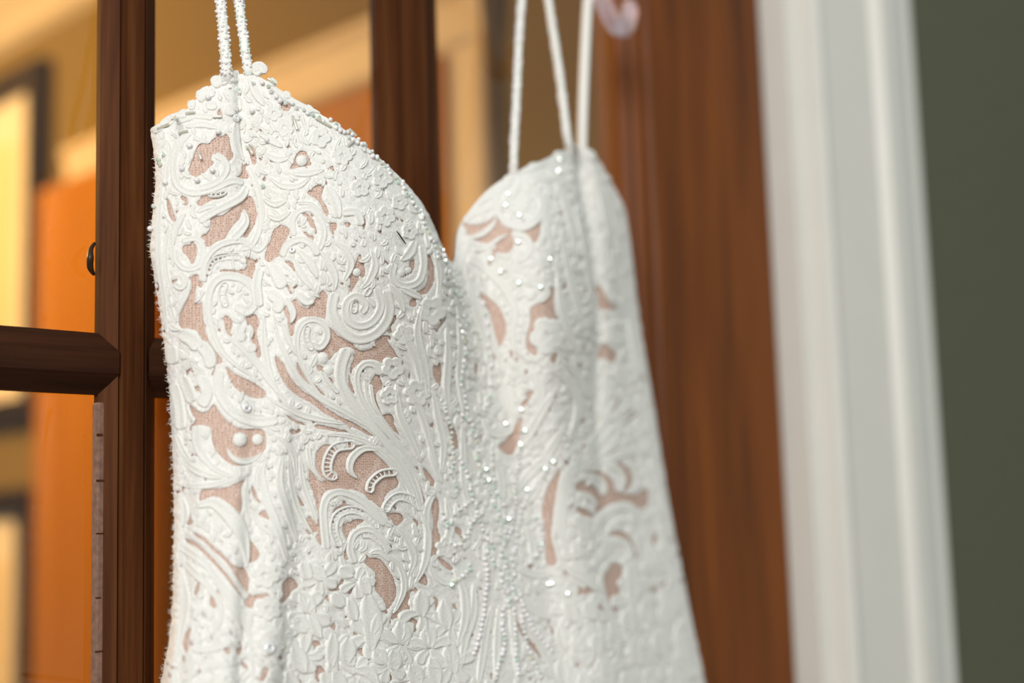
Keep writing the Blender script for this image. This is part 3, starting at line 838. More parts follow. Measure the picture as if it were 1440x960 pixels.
def dot(x, y, r):
    V = []; F = []; A = 14; q0, n0 = hit(x, y)
    rings = [(0.0, 1), (.45, .92), (.8, .6), (1, 0)]
    U = []
    for rr, hh in rings:
        for k in range(A):
            a = 2 * math.pi * k / A
            p, nn = hit(x + r * rr * math.cos(a), y + r * rr * math.sin(a), q0.y)
            V.append(p + nn * (0.0004 + hh * 0.00013 * r)); U.append((a * 3, rr * 3))
    for i in range(3):
        for k in range(A): F.append((i * A + k, i * A + (k + 1) % A, (i + 1) * A + (k + 1) % A, (i + 1) * A + k))
    cover(x, y, r)
    return dmesh('lace_dot', V, F, M_satin, U)

SC = 'lace_scroll'; LF = 'lace_leaf'; PT = 'lace_petal'
STROKES = [
 # left side panel
 (SC, [(268,186),(252,205),(246,235),(252,262),(272,272),(300,266),(325,255),(342,258)], 11, 'r'),
 (SC, [(301,219),(312,224),(318,236),(312,250),(298,260),(280,266)], 11, 'r'),
 (LF, [(348,262),(338,278),(318,290),(298,300),(280,312)], 12, 'r'), (LF, [(352,236),(364,268),(369,300),(364,326),(352,346),(338,350)], 10, 'r'),
 (LF, [(326,338),(338,326),(346,312),(341,295)], 14, 't'), (SC, [(287,397),(287,375),(297,355),(315,343),(340,340),(360,352),(372,345),(378,330)], 9, 'r'),
 (SC, [(330,430),(347,438),(358,424),(353,402),(335,391),(312,390),(297,405),(293,435),(300,465),(312,492),(330,512),(352,528),(374,545)], 16, 't'),
 (SC, [(256,340),(276,336),(286,350),(280,374),(262,378),(250,366),(249,350)], 9, 'r'),
 (LF, [(229,262),(224,320),(225,370),(233,425),(236,470)], 9, 'b'), (LF, [(240,318),(234,350),(236,385),(246,412)], 8, 'b'), (LF, [(247,316),(243,345),(246,375)], 7, 'b'),
 (LF, [(262,300),(248,322),(246,345)], 10, 'b'), (LF, [(246,398),(256,405),(262,395),(256,384)], 9, 'r'), (LF, [(236,410),(242,436),(248,456)], 9, 'b'),
 (LF, [(268,395),(264,412),(256,428),(250,446)], 8, 'b'), (LF, [(276,300),(290,292),(304,290)], 9, 'b'),
 (PT, [(255,468),(272,478),(280,492)], 22, 'r'), (PT, [(281,482),(294,500),(296,518)], 20, 'r'), (PT, [(243,486),(246,512)], 18, 'r'),
 (PT, [(283,530),(292,552),(284,572)], 18, 'r'), (PT, [(258,530),(266,548),(272,566)], 18, 'r'), (PT, [(247,540),(254,575),(256,604)], 16, 'r'),
 (SC, [(309,520),(308,545),(318,568),(340,588),(366,594),(390,590)], 16, 'r'), (LF, [(318,470),(338,488),(362,512),(386,545),(398,560)], 13, 'b'),
 (PT, [(366,378),(361,400),(364,432)], 15, 'r'), (PT, [(383,374),(392,390),(398,406)], 20, 'r'), (PT, [(378,412),(392,424),(388,440)], 18, 'r'), (PT, [(340,456),(336,470),(344,478)], 17, 'r'),
 (PT, [(350,484),(356,496)], 17, 'r'), (LF, [(371,440),(372,480),(378,520),(390,552),(410,578)], 10, 'b'), (LF, [(384,438),(390,470),(402,500),(420,534),(450,560),(485,580),(520,602),(550,630)], 10, 'b'),
 (LF, [(372,556),(392,568),(420,582),(450,590),(485,596)], 10, 'b'), (LF, [(396,450),(402,470),(415,500)], 8, 'b'), (PT, [(402,418),(412,440),(408,455)], 11, 'b'),
 (LF, [(278,598),(278,622),(288,645),(308,662),(332,670),(350,668)], 14, 't'), (SC, [(321,630),(326,642),(339,649),(356,646),(369,636)], 9, 'b'),
 (LF, [(250,680),(275,684),(306,681),(340,670)], 9, 'b'), (LF, [(255,640),(268,655),(290,668),(315,672)], 11, 'b'), (LF, [(250,610),(258,632),(272,650)], 10, 'b'),
 (PT, [(276,714),(300,708),(322,724),(338,748),(344,772),(347,795)], 22, 'b'), (PT, [(258,700),(262,722),(258,742)], 12, 'b'), (LF, [(252,745),(258,768),(252,800)], 8, 'b'),
 (LF, [(262,748),(286,764),(306,786),(324,808),(342,834)], 7, 'b'), (LF, [(255,768),(276,782),(300,806),(322,836),(340,866),(352,905),(356,965)], 13, 't'),
 (LF, [(262,790),(284,815),(300,832),(312,852),(308,880),(290,898),(268,904)], 12, 't'), (LF, [(254,800),(264,840),(258,880),(248,930)], 12, 'b'),
 (LF, [(300,805),(318,840),(332,872),(336,900)], 9, 'b'), (LF, [(270,915),(300,912),(325,905)], 12, 'b'), (LF, [(262,925),(300,935),(340,930)], 10, 'b'), (LF, [(244,940),(250,970),(246,1010)], 12, 'b'),
 (LF, [(345,676),(346,708),(350,742)], 8, 'b'), (LF, [(376,640),(369,668),(376,704),(390,745),(402,792)], 13, 'b'), (LF, [(396,640),(392,680),(402,720),(416,762)], 12, 'b'),
 (LF, [(352,712),(362,734),(380,750),(396,758)], 8, 'b'), (LF, [(372,736),(386,748),(400,766)], 6, 'b'), (LF, [(382,612),(398,620),(412,640),(414,670)], 9, 'b'), (LF, [(365,652),(360,672),(364,690)], 8, 'b'),
 # neckline, left
 (PT, [(308,118),(322,108),(334,112)], 18, 'r'), (PT, [(281,140),(292,130),(302,136)], 17, 'r'), (PT, [(268,146),(276,148)], 13, 'r'), (PT, [(228,178),(240,168),(258,162)], 10, 'r'), (PT, [(219,185),(230,179)], 7, 'r'),
 (PT, [(250,172),(275,164),(300,166)], 10, 'r'), (PT, [(318,128),(330,140),(334,158)], 20, 'r'), (PT, [(318,150),(330,160)], 20, 'r'), (LF, [(262,180),(285,176),(308,182)], 10, 'b'),
 (LF, [(232,195),(240,210),(236,240),(234,268)], 8, 'b'), (LF, [(330,170),(330,195),(336,218),(344,228)], 13, 'b'), (PT, [(290,150),(306,150)], 14, 'r'),
 (PT, [(356,98),(366,94),(374,104)], 15, 'r'), (PT, [(378,112),(388,122)], 12, 'r'), (LF, [(352,112),(360,130),(372,150)], 12, 'b'), (LF, [(375,118),(395,134),(420,148),(450,160)], 9, 'b'),
 # left cup
 (SC, [(415,332),(412,312),(420,298),(437,295),(450,310),(455,330),(448,352)], 9, 'r'), (SC, [(398,362),(404,346),(422,337),(438,344),(446,360)], 11, 'r'),
 (LF, [(366,188),(380,196),(398,208)], 12, 'b'), (LF, [(372,215),(390,225),(408,222)], 10, 'b'), (LF, [(380,250),(398,262),(420,262),(436,250)], 10, 'b'), (LF, [(410,245),(432,245),(455,240)], 10, 'b'),
 (PT, [(458,262),(470,282),(476,308)], 16, 'b'), (LF, [(372,280),(388,288),(404,282)], 10, 'b'), (LF, [(376,302),(392,308),(410,298)], 9, 'b'), (PT, [(480,300),(500,300),(506,318)], 12, 'r'),
 (SC, [(470,412),(466,436),(476,460),(498,476),(522,472),(540,454),(546,432),(540,408)], 15, 'r'), (SC, [(528,404),(534,430),(522,452),(502,458),(486,446),(486,426),(500,416),(512,428),(506,440)], 12, 'r'),
 (LF, [(470,340),(484,352),(492,372),(482,396)], 12, 'b'), (LF, [(448,352),(460,366),(470,390),(468,410)], 12, 'b'), (LF, [(420,352),(436,370),(446,392)], 13, 'b'), (LF, [(412,362),(424,386),(436,402),(444,410)], 11, 'b'),
 (PT, [(418,412),(430,424),(440,420)], 13, 'r'), (LF, [(520,350),(526,372),(518,394),(506,406)], 12, 'b'),
 (SC, [(553,370),(550,390),(566,402),(586,396),(594,374),(592,345)], 11, 'r'), (PT, [(562,366),(574,356),(582,338)], 15, 'b'), (LF, [(600,318),(607,340),(613,365),(616,395),(612,420)], 9, 'b'), (LF, [(590,300),(598,325),(600,350)], 9, 'b'),
 (PT, [(560,405),(576,412),(592,420)], 11, 'b'), (LF, [(545,400),(560,420),(565,440)], 11, 'b'),
 (SC, [(436,482),(449,488),(459,474),(455,457),(440,449),(424,456),(417,476),(420,504),(432,530),(450,556),(475,575)], 11, 't'),
 (LF, [(487,490),(479,510),(478,536),(490,562),(512,590),(536,616),(560,648),(580,688),(594,735)], 18, 't'),
 (SC, [(534,527),(525,513),(511,512),(501,526),(503,551),(516,576),(537,602),(562,632),(582,668),(594,708)], 10, 't'),
 (LF, [(520,540),(524,565),(538,590),(560,618)], 5, 't'), (LF, [(512,530),(514,556),(526,580)], 4, 't'), (LF, [(560,520),(572,545),(590,580),(602,620),(612,660)], 11, 'b'),
 (LF, [(555,540),(560,580),(575,615),(590,650)], 12, 'b'), (LF, [(420,560),(450,580),(490,605),(525,632),(552,660),(570,695)], 6, 'b'), (LF, [(442,612),(480,612),(515,622),(548,648),(572,684),(582,724)], 8, 'b'),
 (SC, [(533,633),(510,631),(494,644),(491,661),(501,673)], 11, 'b'), (SC, [(458,772),(455,742),(454,715),(461,698),(478,692),(500,700),(520,715),(540,738)], 11, 'r'),
 (SC, [(497,792),(491,772),(496,752),(513,744),(530,752),(546,776)], 10, 'r'), (LF, [(432,628),(436,655),(445,668),(457,676)], 8, 't'), (LF, [(420,640),(425,680),(438,716),(445,738)], 9, 'b'), (LF, [(404,640),(410,690),(424,728),(440,752)], 10, 'b'),
 (LF, [(556,742),(570,758),(580,785),(572,810)], 12, 'b'), (LF, [(545,780),(562,800),(566,830),(552,862)], 9, 'b'), (LF, [(590,720),(600,750),(596,790),(582,820)], 12, 'b'), (PT, [(518,778),(532,776),(546,790)], 10, 'b'),
 # lower left and centre petals
 (PT, [(468,838),(478,850)], 20, 'r'), (PT, [(490,846),(496,868)], 18, 'r'), (PT, [(516,846),(522,880),(520,902)], 32, 'r'), (PT, [(562,878),(566,902)], 27, 'r'), (PT, [(528,916),(536,930)], 24, 'r'), (PT, [(552,918),(552,938)], 24, 'r'),
 (PT, [(488,902),(486,926)], 26, 'r'), (PT, [(500,942),(516,944),(526,958)], 18, 'r'), (PT, [(590,836),(590,862)], 24, 'r'), (PT, [(600,884),(602,906)], 26, 'r'), (PT, [(578,938),(586,958)], 26, 'r'), (PT, [(424,838),(436,858)], 26, 'r'),
 (PT, [(414,872),(428,884)], 28, 'r'), (PT, [(436,868),(446,892)], 18, 'r'), (PT, [(466,898),(464,930)], 20, 'r'), (PT, [(412,912),(424,940)], 28, 'r'), (PT, [(396,880),(400,905)], 24, 'r'), (PT, [(440,800),(452,812)], 22, 'r'), (PT, [(478,802),(492,806)], 22, 'r'),
 (PT, [(508,815),(514,832)], 20, 'r'), (PT, [(425,790),(432,815)], 20, 'r'), (PT, [(470,948),(480,970)], 24, 'r'), (PT, [(404,950),(414,980)], 26, 'r'), (PT, [(622,850),(626,880)], 22, 'r'), (PT, [(630,910),(636,940)], 26, 'r'), (PT, [(606,930),(612,958)], 24, 'r'),
 (LF, [(636,800),(650,830),(652,870),(640,910)], 14, 'b'), (SC, [(600,790),(612,812),(634,820),(652,806)], 10, 'b'), (LF, [(625,700),(632,740),(626,770),(640,790)], 13, 'b'), (LF, [(610,690),(598,720),(602,760)], 11, 'b'),
 # centre
 (LF, [(590,430),(585,470),(596,520),(600,560)], 14, 'b'), (LF, [(560,455),(572,480),(585,510),(590,545)], 14, 'b'), (LF, [(625,460),(628,500),(626,550),(632,590)], 12, 'b'), (LF, [(640,430),(646,480),(644,530),(650,580)], 11, 'b'),
 (LF, [(606,545),(614,585),(622,625),(618,665)], 13, 'b'), (LF, [(648,590),(650,640),(652,690),(666,730)], 11, 'b'), (LF, [(604,600),(606,640),(620,680)], 10, 'b'),
 (LF, [(655,400),(668,440),(682,480),(690,530),(690,570)], 12, 'b'), (SC, [(676,590),(692,610),(714,606),(726,580)], 12, 'b'), (LF, [(684,640),(700,660),(704,690),(700,720)], 13, 'b'), (LF, [(724,640),(738,620),(760,580),(778,550)], 15, 'b'),
 (LF, [(716,700),(738,672),(768,640),(790,600)], 15, 'b'), (LF, [(700,530),(716,556),(720,590)], 14, 'b'), (LF, [(745,655),(762,650),(776,640)], 14, 'b'), (LF, [(735,712),(752,690),(760,668)], 13, 'b'), (LF, [(738,740),(748,765),(746,796)], 14, 'b'),
 (LF, [(726,800),(752,808),(776,806)], 13, 'b'), (LF, [(718,830),(746,856),(772,872)], 13, 'b'), (LF, [(722,860),(746,888),(768,920),(776,950)], 13, 'b'), (LF, [(690,850),(682,890),(676,930),(670,965)], 13, 'b'),
 (LF, [(700,850),(698,900),(696,960)], 12, 'b'), (LF, [(716,850),(722,900),(728,960)], 12, 'b'), (LF, [(664,820),(664,860),(652,900),(646,940)], 14, 'b'),
 # right cup
 (SC, [(748,268),(762,282),(758,304),(738,320),(714,314),(698,294),(700,270),(718,256)], 11, 'r'), (SC, [(722,330),(737,333),(745,346),(738,362),(726,366)], 9, 'r'), (SC, [(764,318),(774,338),(768,360),(745,372),(712,372),(684,366)], 11, 't'),
 (LF, [(654,312),(668,300),(688,292),(700,284)], 11, 'b'), (LF, [(656,336),(676,330),(692,318),(698,306)], 9, 'b'), (LF, [(662,350),(684,348),(702,336),(714,330)], 12, 't'), (LF, [(672,290),(688,277),(708,262)], 10, 'b'),
 (SC, [(658,362),(686,380),(710,404),(724,436),(722,472),(734,500),(756,510)], 15, 't'), (LF, [(650,378),(668,416),(684,452),(698,494),(704,530)], 11, 'b'), (SC, [(690,374),(730,380),(758,394),(768,412),(758,424)], 9, 'r'), (LF, [(712,384),(736,396),(748,404)], 8, 'b'),
 (LF, [(770,240),(788,270),(800,310),(808,360)], 12, 'b'), (LF, [(786,330),(796,372),(808,420),(822,470)], 11, 'b'), (LF, [(782,390),(788,430),(800,470),(812,505)], 12, 'b'), (LF, [(808,300),(822,350),(830,410),(834,470)], 10, 'b'), (LF, [(740,246),(764,252),(786,250)], 11, 'b'),
 (PT, [(780,222),(794,218)], 14, 'r'), (PT, [(800,212),(812,210)], 14, 'r'), (PT, [(820,212),(834,222)], 14, 'r'), (LF, [(728,244),(748,236),(768,228)], 10, 'b'), (LF, [(830,230),(842,262),(850,300),(854,340)], 11, 'b'), (LF, [(850,262),(862,300),(870,340)], 9, 'b'),
 (LF, [(856,350),(866,390),(880,425)], 12, 'b'), (PT, [(846,440),(862,440),(880,438)], 8, 'r'), (PT, [(852,455),(860,474),(876,482)], 16, 'r'), (LF, [(848,520),(852,545),(846,570)], 12, 'b'), (LF, [(864,510),(868,530),(884,545)], 12, 'b'), (LF, [(882,450),(890,490),(900,530)], 9, 'b'),
 (LF, [(775,520),(800,540),(812,570),(802,605)], 14, 'b'), (LF, [(790,505),(812,530),(824,560)], 12, 'b'), (LF, [(830,480),(834,520),(830,560)], 9, 'b'), (LF, [(745,520),(760,545),(756,575)], 14, 'b'),
 # right hip
 (LF, [(822,640),(842,602),(862,566),(878,544)], 11, 't'), (LF, [(822,648),(848,616),(880,588),(904,572)], 9, 't'), (LF, [(826,654),(856,632),(890,616),(916,612)], 9, 't'), (LF, [(835,656),(864,642),(896,634),(918,640)], 10, 'b'), (LF, [(850,652),(868,660),(876,676),(870,690)], 11, 't'),
 (SC, [(878,650),(892,664),(895,682),(884,694)], 8, 't'), (LF, [(896,642),(908,664),(912,690)], 9, 'b'), (SC, [(813,671),(832,669),(847,680),(848,696)], 9, 't'), (PT, [(810,698),(826,698),(838,712)], 12, 't'), (SC, [(831,775),(834,748),(849,724),(871,713),(893,722),(906,746),(914,778)], 10, 'r'),
 (SC, [(846,764),(858,740),(875,732),(890,742),(898,768)], 8, 'b'), (SC, [(846,770),(860,761),(878,764),(885,782),(872,794)], 10, 'r'), (LF, [(854,792),(843,812),(846,838),(858,862),(872,884)], 9, 't'), (LF, [(816,638),(800,668),(791,708),(789,750),(796,792)], 12, 'b'), (LF, [(804,648),(790,676),(784,712),(782,750)], 8, 'b'),
 (PT, [(806,728),(818,740),(822,760)], 20, 'r'), (PT, [(805,770),(816,784)], 20, 'r'), (PT, [(798,800),(820,812),(836,826)], 16, 'b'), (PT, [(884,800),(890,824),(886,845)], 22, 'r'), (PT, [(905,790),(914,806)], 22, 'r'), (PT, [(918,772),(926,796)], 14, 'r'), (PT, [(824,850),(832,868)], 24, 'r'),
 (PT, [(796,850),(806,870)], 22, 'r'), (PT, [(880,862),(884,885)], 24, 'r'), (PT, [(906,848),(912,872)], 24, 'r'), (PT, [(934,842),(944,868)], 22, 'r'), (PT, [(860,890),(864,915)], 24, 'r'), (PT, [(838,894),(838,915)], 22, 'r'), (PT, [(890,905),(896,930)], 24, 'r'),
 (PT, [(922,894),(930,920)], 24, 'r'), (PT, [(952,890),(962,922)], 20, 'r'), (PT, [(810,900),(812,925)], 22, 'r'), (PT, [(850,936),(856,962)], 26, 'r'), (PT, [(878,950),(886,980)], 26, 'r'), (PT, [(910,945),(918,975)], 26, 'r'), (PT, [(945,944),(954,974)], 24, 'r'),
 (PT, [(788,930),(792,958)], 24, 'r'), (PT, [(818,950),(824,980)], 26, 'r'), (PT, [(925,730),(934,770),(946,815)], 10, 'b'), (PT, [(914,640),(924,680),(930,720)], 9, 'b'), (PT, [(786,886),(790,906)], 18, 'r'),
]
for nm, pts, w, mode in STROKES:
    if nm == PT and pts[0][1] > 790: continue
    motif(nm, pts, w, mode)
def cluster(x, y, L, k, rot, span=2 * math.pi):
    for q in range(k):
        a = rot + span * q / k
        l = L * rg0.uniform(.85, 1.15); b = a + rg0.uniform(-.25, .25)
        motif(PT, [(x + l * math.cos(a), y + l * math.sin(a)), (x + l * .55 * math.cos(b), y + l * .55 * math.sin(b)), (x + l * .08 * math.cos(a), y + l * .08 * math.sin(a))], L * rg0.uniform(.7, .85), 't', H=0.0008)
rg0 = random.Random(5)
for x, y, L, k, rot in [(430,862,30,5,.3),(520,895,30,5,.2),(470,915,26,5,.5),(425,922,28,5,1.1),(562,905,26,5,.0),(545,938,24,5,.6),(590,862,26,5,.3),(602,912,27,5,.9),(500,950,26,5,.2),
                        (578,955,24,5,.7),(632,880,25,5,.1),(634,935,26,5,.8),(450,812,24,5,.4),(500,818,22,5,.1),(395,895,24,5,.7),(400,965,26,5,.2),(455,970,26,5,1.),(540,985,28,5,.3),(610,985,28,5,.5),
                        (826,862,26,5,.2),(800,862,22,5,.8),(888,838,25,5,.4),(912,802,24,5,.9),(925,852,24,5,.1),(868,898,27,5,.6),(905,890,26,5,.2),(945,890,22,5,.5),(832,912,26,5,.9),(798,915,24,5,.3),
                        (890,938,26,5,.7),(928,932,25,5,.0),(962,940,20,5,.4),(855,952,27,5,.3),(815,962,26,5,.6),(785,955,22,5,.1),(905,975,27,5,.5),(945,980,24,5,.2),(815,745,20,5,.3),(812,785,20,5,.8),(925,785,17,4,.2),
                        (650,985,26,5,.4),(690,985,24,5,.8),(740,985,26,5,.1),(775,990,26,5,.4),(335,960,24,5,.4),(300,975,26,5,.1),(360,985,26,5,.9)]:
    cluster(x, y, L * 1.12, k, rot)
for nm, pts, w, mode in STROKES:
    if nm == PT and pts[0][1] > 790:
        (xa, ya), (xb, yb) = pts[0], pts[-1]
        motif(nm, [(xa * 1.25 - xb * .25, ya * 1.25 - yb * .25)] + list(pts) + [(xb * 1.25 - xa * .25, yb * 1.25 - ya * .25)], w * 1.05, 'b', H=0.0011)
# scalloped neckline lobes
for x0, y0, x1, y1, w in [(216,186,232,176,11),(232,176,246,166,13),(252,164,266,158,14),(264,150,276,148,15),(276,138,290,134,19),(298,120,312,112,19),(312,110,322,107,17),(326,108,338,108,19),(330,122,340,132,18),(316,126,326,134,17),(356,104,366,98,16),(376,114,386,120,14),(396,132,408,138,12),(428,150,440,158,11),
                          (466,174,478,182,11),(504,202,514,210,11),(538,234,546,244,11),(566,266,574,278,11),(590,298,596,310,10),(606,330,612,342,10),(652,312,662,302,10),(676,284,688,276,11),(708,256,722,248,12),(742,238,754,232,12),(778,222,790,216,14),(800,212,814,208,14),(826,216,836,226,12),(848,246,856,258,11),(866,284,872,300,10)]:
    motif(PT, [(x0, y0), ((x0 + x1) / 2, (y0 + y1) / 2), (x1, y1)], w, 'r', H=0.0008)
for pts, w in [([(293,387),(299,369),(316,363),(336,363),(344,371)], 10), ([(420,286),(438,288),(454,303),(462,314)], 7), ([(497,625),(472,629),(461,645),(460,664),(472,672)], 15),
               ([(556,664),(536,666),(521,679),(519,693)], 13), ([(592,716),(576,702),(558,698),(545,708),(540,720)], 14), ([(476,768),(468,746),(472,726),(490,717),(510,722),(530,742)], 13),
               ([(506,752),(520,752),(534,764),(542,778)], 12), ([(318,398),(312,412),(318,432)], 13), ([(322,576),(345,584),(372,586)], 7), ([(432,458),(430,474),(438,492)], 11), ([(292,274),(306,274),(318,270)], 9),
               ([(452,520),(460,536),(474,552)], 8), ([(286,540),(288,556)], 12), ([(497,424),(496,440)], 12), ([(520,404),(512,416)], 10)]:
    ladder(pts, w)
for x, y, r, k, sq, rot in [(372,809,20,6,1,.2),(376,856,18,6,1,.5),(379,906,20,6,1,.1),(550,517,17,5,1,.3),(546,556,14,5,1,.8),(606,437,20,5,1.1,.2),(768,472,24,5,1.15,.4),(585,552,20,6,1,.1),(566,470,15,5,1,.5),
                           (626,770,16,6,1,.3),(574,326,12,5,1,0),(690,610-40,14,5,1.1,.2),(852,860+20,15,5,1.2,0),(800,905-70,14,5,1.2,.6),(930,940-40,14,5,1.2,.3),(536,250,16,6,1,.4),(480,220,15,6,1,.2),(505,265,14,5,1,.8),(450,195,15,5,1,.1),(400,180,14,5,1,.5),(540,305,15,6,1,.3),(560,285,12,5,1,0),(385,160,12,5,1,.2)]:
    flower(x, y, r, k, sq, rot)
for x, y, r in [(337,618,10),(362,618,8),(424,226,8),(438,326,6),(501,383,6),(453,504,9),(461,521,8),(746,415,9),(340,440,7),(433,404,6),(563,384,6),(573,380,5)]:
    dot(x, y, r)

# small stitched pieces that fill the dense areas between the large motifs
SIL = np.zeros((RH, RW), bool)
fx = PXg[facing]; fy = PYg[facing]
ix = np.round(fx - RX).astype(int); iy = np.round(fy - RY).astype(int)
ok = (ix > 1) & (ix < RW - 2) & (iy > 1) & (iy < RH - 2)
for a in (-1, 0, 1):
    for b in (-1, 0, 1): SIL[iy[ok] + b, ix[ok] + a] = True
n_fill = 0
rg = random.Random(11)
JV, JF, JU = [], [], []
def inside(i, j, m=12):
    return all(SIL[min(max(i + b, 0), RH - 1), min(max(j + a, 0), RW - 1)] for a in (-m - 2, 0, m + 2) for b in (-m, 0, m))
for _ in range(26000):
    x = rg.uniform(212, 985); y = rg.uniform(110, 1010)
    i, j = int(y - RY), int(x - RX)
    if COVER[i, j] or SDF[i, j] < 3.5 or not inside(i, j): continue
    a = rg.uniform(-0.9, 0.9) + (0.35 if x > 690 else -0.2) + math.pi / 2
    L = rg.uniform(4, 10); w = rg.uniform(4, 8.5)
    b = a + rg.uniform(-.9, .9)
    pts = [(x - L * math.cos(a), y - L * math.sin(a)), (x, y), (x + L * math.cos(b), y + L * math.sin(b))]
    o = motif('lace_sprig', pts, w, 'b', H=0.0007, cov=(n_fill < 295))
    n_fill += 1
    if n_fill > 295:
        me = o.data
        b0 = len(JV); JV.extend([v.co.copy() for v in me.vertices]); JF.extend([tuple(k + b0 for k in f.vertices) for f in me.polygons])
        uvd = {}
        for lp in me.loops: uvd[lp.vertex_index] = tuple(me.uv_layers[0].data[lp.index].uv)
        JU.extend([uvd.get(k, (0, 0)) for k in range(len(me.vertices))])
        bpy.data.objects.remove(o); bpy.data.meshes.remove(me)
    if n_fill >= 1300: break
so = dmesh('stitch_filling', JV, JF, M_satin, JU); so['kind'] = 'stuff'

# ---- beading
def sphere_mesh(name, r, sub, mat, smooth=True):
    bm = bmesh.new(); bmesh.ops.create_icosphere(bm, subdivisions=sub, radius=r)
    for f in bm.faces: f.smooth = smooth
    me = bpy.data.meshes.new(name); bm.to_mesh(me); bm.free(); me.materials.append(mat); return me
def simple(name, col, rough, metal=0.0, trans=0.0, coat=0.0, ior=1.5):
    m_, nt, b = new_mat(name)
    tc = nd(nt, 'ShaderNodeTexCoord'); n1 = nd(nt, 'ShaderNodeTexNoise'); n1.inputs['Scale'].default_value = 400
    nt.links.new(tc.outputs['Object'], n1.inputs['Vector'])
    lo = tuple(c * 0.9 for c in col[:3]) + (1,)
    nt.links.new(ramp(nt, n1.outputs[0], [(0.35, lo), (0.65, col)]), b.inputs['Base Color'])
    b.inputs['Roughness'].default_value = rough; b.inputs['Metallic'].default_value = metal
    b.inputs['Transmission Weight'].default_value = trans; b.inputs['Coat Weight'].default_value = coat; b.inputs['IOR'].default_value = ior
    return m_
M_pearl = simple('pearl_lustre', srgb(240, 237, 238), 0.16, 0.0, 0.0, 0.8)
M_cryst = simple('crystal_silver_backed', srgb(240, 244, 240), 0.06, 0.30, 0.0, 1.0)
_nt = M_cryst.node_tree; _oi = nd(_nt, 'ShaderNodeObjectInfo')
_nt.links.new(ramp(_nt, _oi.outputs['Random'], [(0.0, srgb(246, 248, 246)), (0.45, srgb(236, 242, 238)), (0.86, srgb(206, 232, 218)), (1.0, srgb(232, 222, 202))]), _nt.nodes['Principled BSDF'].inputs['Base Color'])  # mint tone in the base colour stands in for greenish glints
M_bugle = simple('bugle_bead_glass', srgb(226, 224, 210), 0.10, 0.35, 0.0, 1.0)
M_seq = simple('white_sequin', srgb(248, 248, 250), 0.15, 0.2, 0, 0.6)
ME_pearl = sphere_mesh('pearl', 0.00115, 2, M_pearl)
ME_cry = sphere_mesh('crystal', 0.00110, 1, M_cryst, False)
def link_bead(name, me, p, nn, s=1.0, rot=None):
    o = bpy.data.objects.new(name, me); COL.objects.link(o)
    q = nn.to_track_quat('Z', 'Y')
    if rot is not None: q = q @ Matrix.Rotation(rot, 3, 'Z').to_quaternion()
    mw = Matrix.Translation(p) @ q.to_matrix().to_4x4() @ Matrix.Scale(s, 4)
    o.parent = dress; o.matrix_parent_inverse = Matrix.Translation(dress.location).inverted()
    o.matrix_basis = mw
    return o
cnt = {'pearl': 0, 'crystal': 0}
def bead(kind, x, y, s=1.0):
    if cnt[kind] >= 298: return
    if BVH.ray_cast(CAM, ray(x, y))[0] is None: return
    cnt[kind] += 1
    p, nn = hit(x, y)
    link_bead(kind, ME_pearl if kind == 'pearl' else ME_cry, p + nn * (0.0011 + 0.0005 * s), nn, s, rg.uniform(0, 6))
FACE_N = ME_cry.polygons[0].normal.copy()
LIGHT_AT = Vector((-2.0, -1.6, 2.4))
def glint_bead(x, y, s):
    p, nn = hit(x, y); p = p + nn * (0.0011 + 0.0005 * s)
    half = ((CAM - p).normalized() + (LIGHT_AT - p).normalized()).normalized()
    o = link_bead('crystal', ME_cry, p, nn, s)
    q = FACE_N.rotation_difference(half)
    o.matrix_basis = Matrix.Translation(p) @ q.to_matrix().to_4x4() @ Matrix.Scale(s, 4)
    cnt['crystal'] += 1
def line(pts, step, pattern, s=1.0, jit=0.8):
    c = open_spline(pts, 1.0); acc = 0; k = 0
    for i in range(1, len(c)):
        acc += np.linalg.norm(c[i] - c[i - 1])
        if acc >= step:
            acc = 0; ch = pattern[k % len(pattern)]; k += 1
            if ch == '.': continue
            bead('pearl' if ch == 'p' else 'crystal', c[i, 0] + rg.uniform(-jit, jit), c[i, 1] + rg.uniform(-jit, jit), s * rg.uniform(.85, 1.15))
# hand-placed pearls on the side panel and cup
for x, y in [(307,187),(294,139),(268,207),(258,239),(298,241),(278,255),(235,258),(216,322),(393,144),(377,198),(357,157),(362,104),(552,206)]:
    bead('pearl', x, y, 1.25)
for x, y in [(226,226),(232,219),(228,232),(220,291),(332,127),(336,132),(327,168),(333,166),(214,325),(345,574-3),(372,262),(350,208)]:
    bead('crystal', x, y, 1.15)
line([(352,118),(370,120),(392,140),(428,158),(456,172)], 8, 'cpc', 1.0, 2.5)
line([(466,178),(506,206),(540,238),(566,268),(585,297),(600,330),(614,362)], 6.5, 'cppc', 1.0, 2.0)
line([(455,166),(500,196),(536,230),(563,260),(584,290),(599,322)], 9, 'pc.cp', 1.05, 1.5)
line([(612,340),(630,385),(646,430),(652,470),(650,515)], 7, 'ccp', 1.0, 2.5)
line([(640,440),(648,490),(646,535),(652,575)], 8, 'cp', .95, 2)
line([(666,400),(680,440),(684,490),(688,540),(680,580)], 14, 'cp', 1.1, 1.5)
line([(618,560),(630,600),(634,640),(632,668),(640,690)], 6.5, 'cc', .95, 1.5)
line([(636,575),(655,590),(668,620),(672,660),(690,700),(700,740)], 6, 'cpc', 1.0, 2)
line([(640,640),(654,665),(662,700),(676,740),(690,770)], 6, 'ppc', 1.05, 2)
line([(620,715),(626,740),(640,720),(655,705)], 6, 'cpcc', 1.0, 2)
line([(624,760),(640,765),(652,752),(662,730),(676,720)], 6, 'cpp', 1.05, 2)
line([(690,640),(692,680),(706,712),(708,740),(706,770)], 6, 'cpc', 1.05, 2)
line([(735,600),(728,640),(722,680),(720,720),(712,760)], 7, 'cpp', 1.0, 1.5)
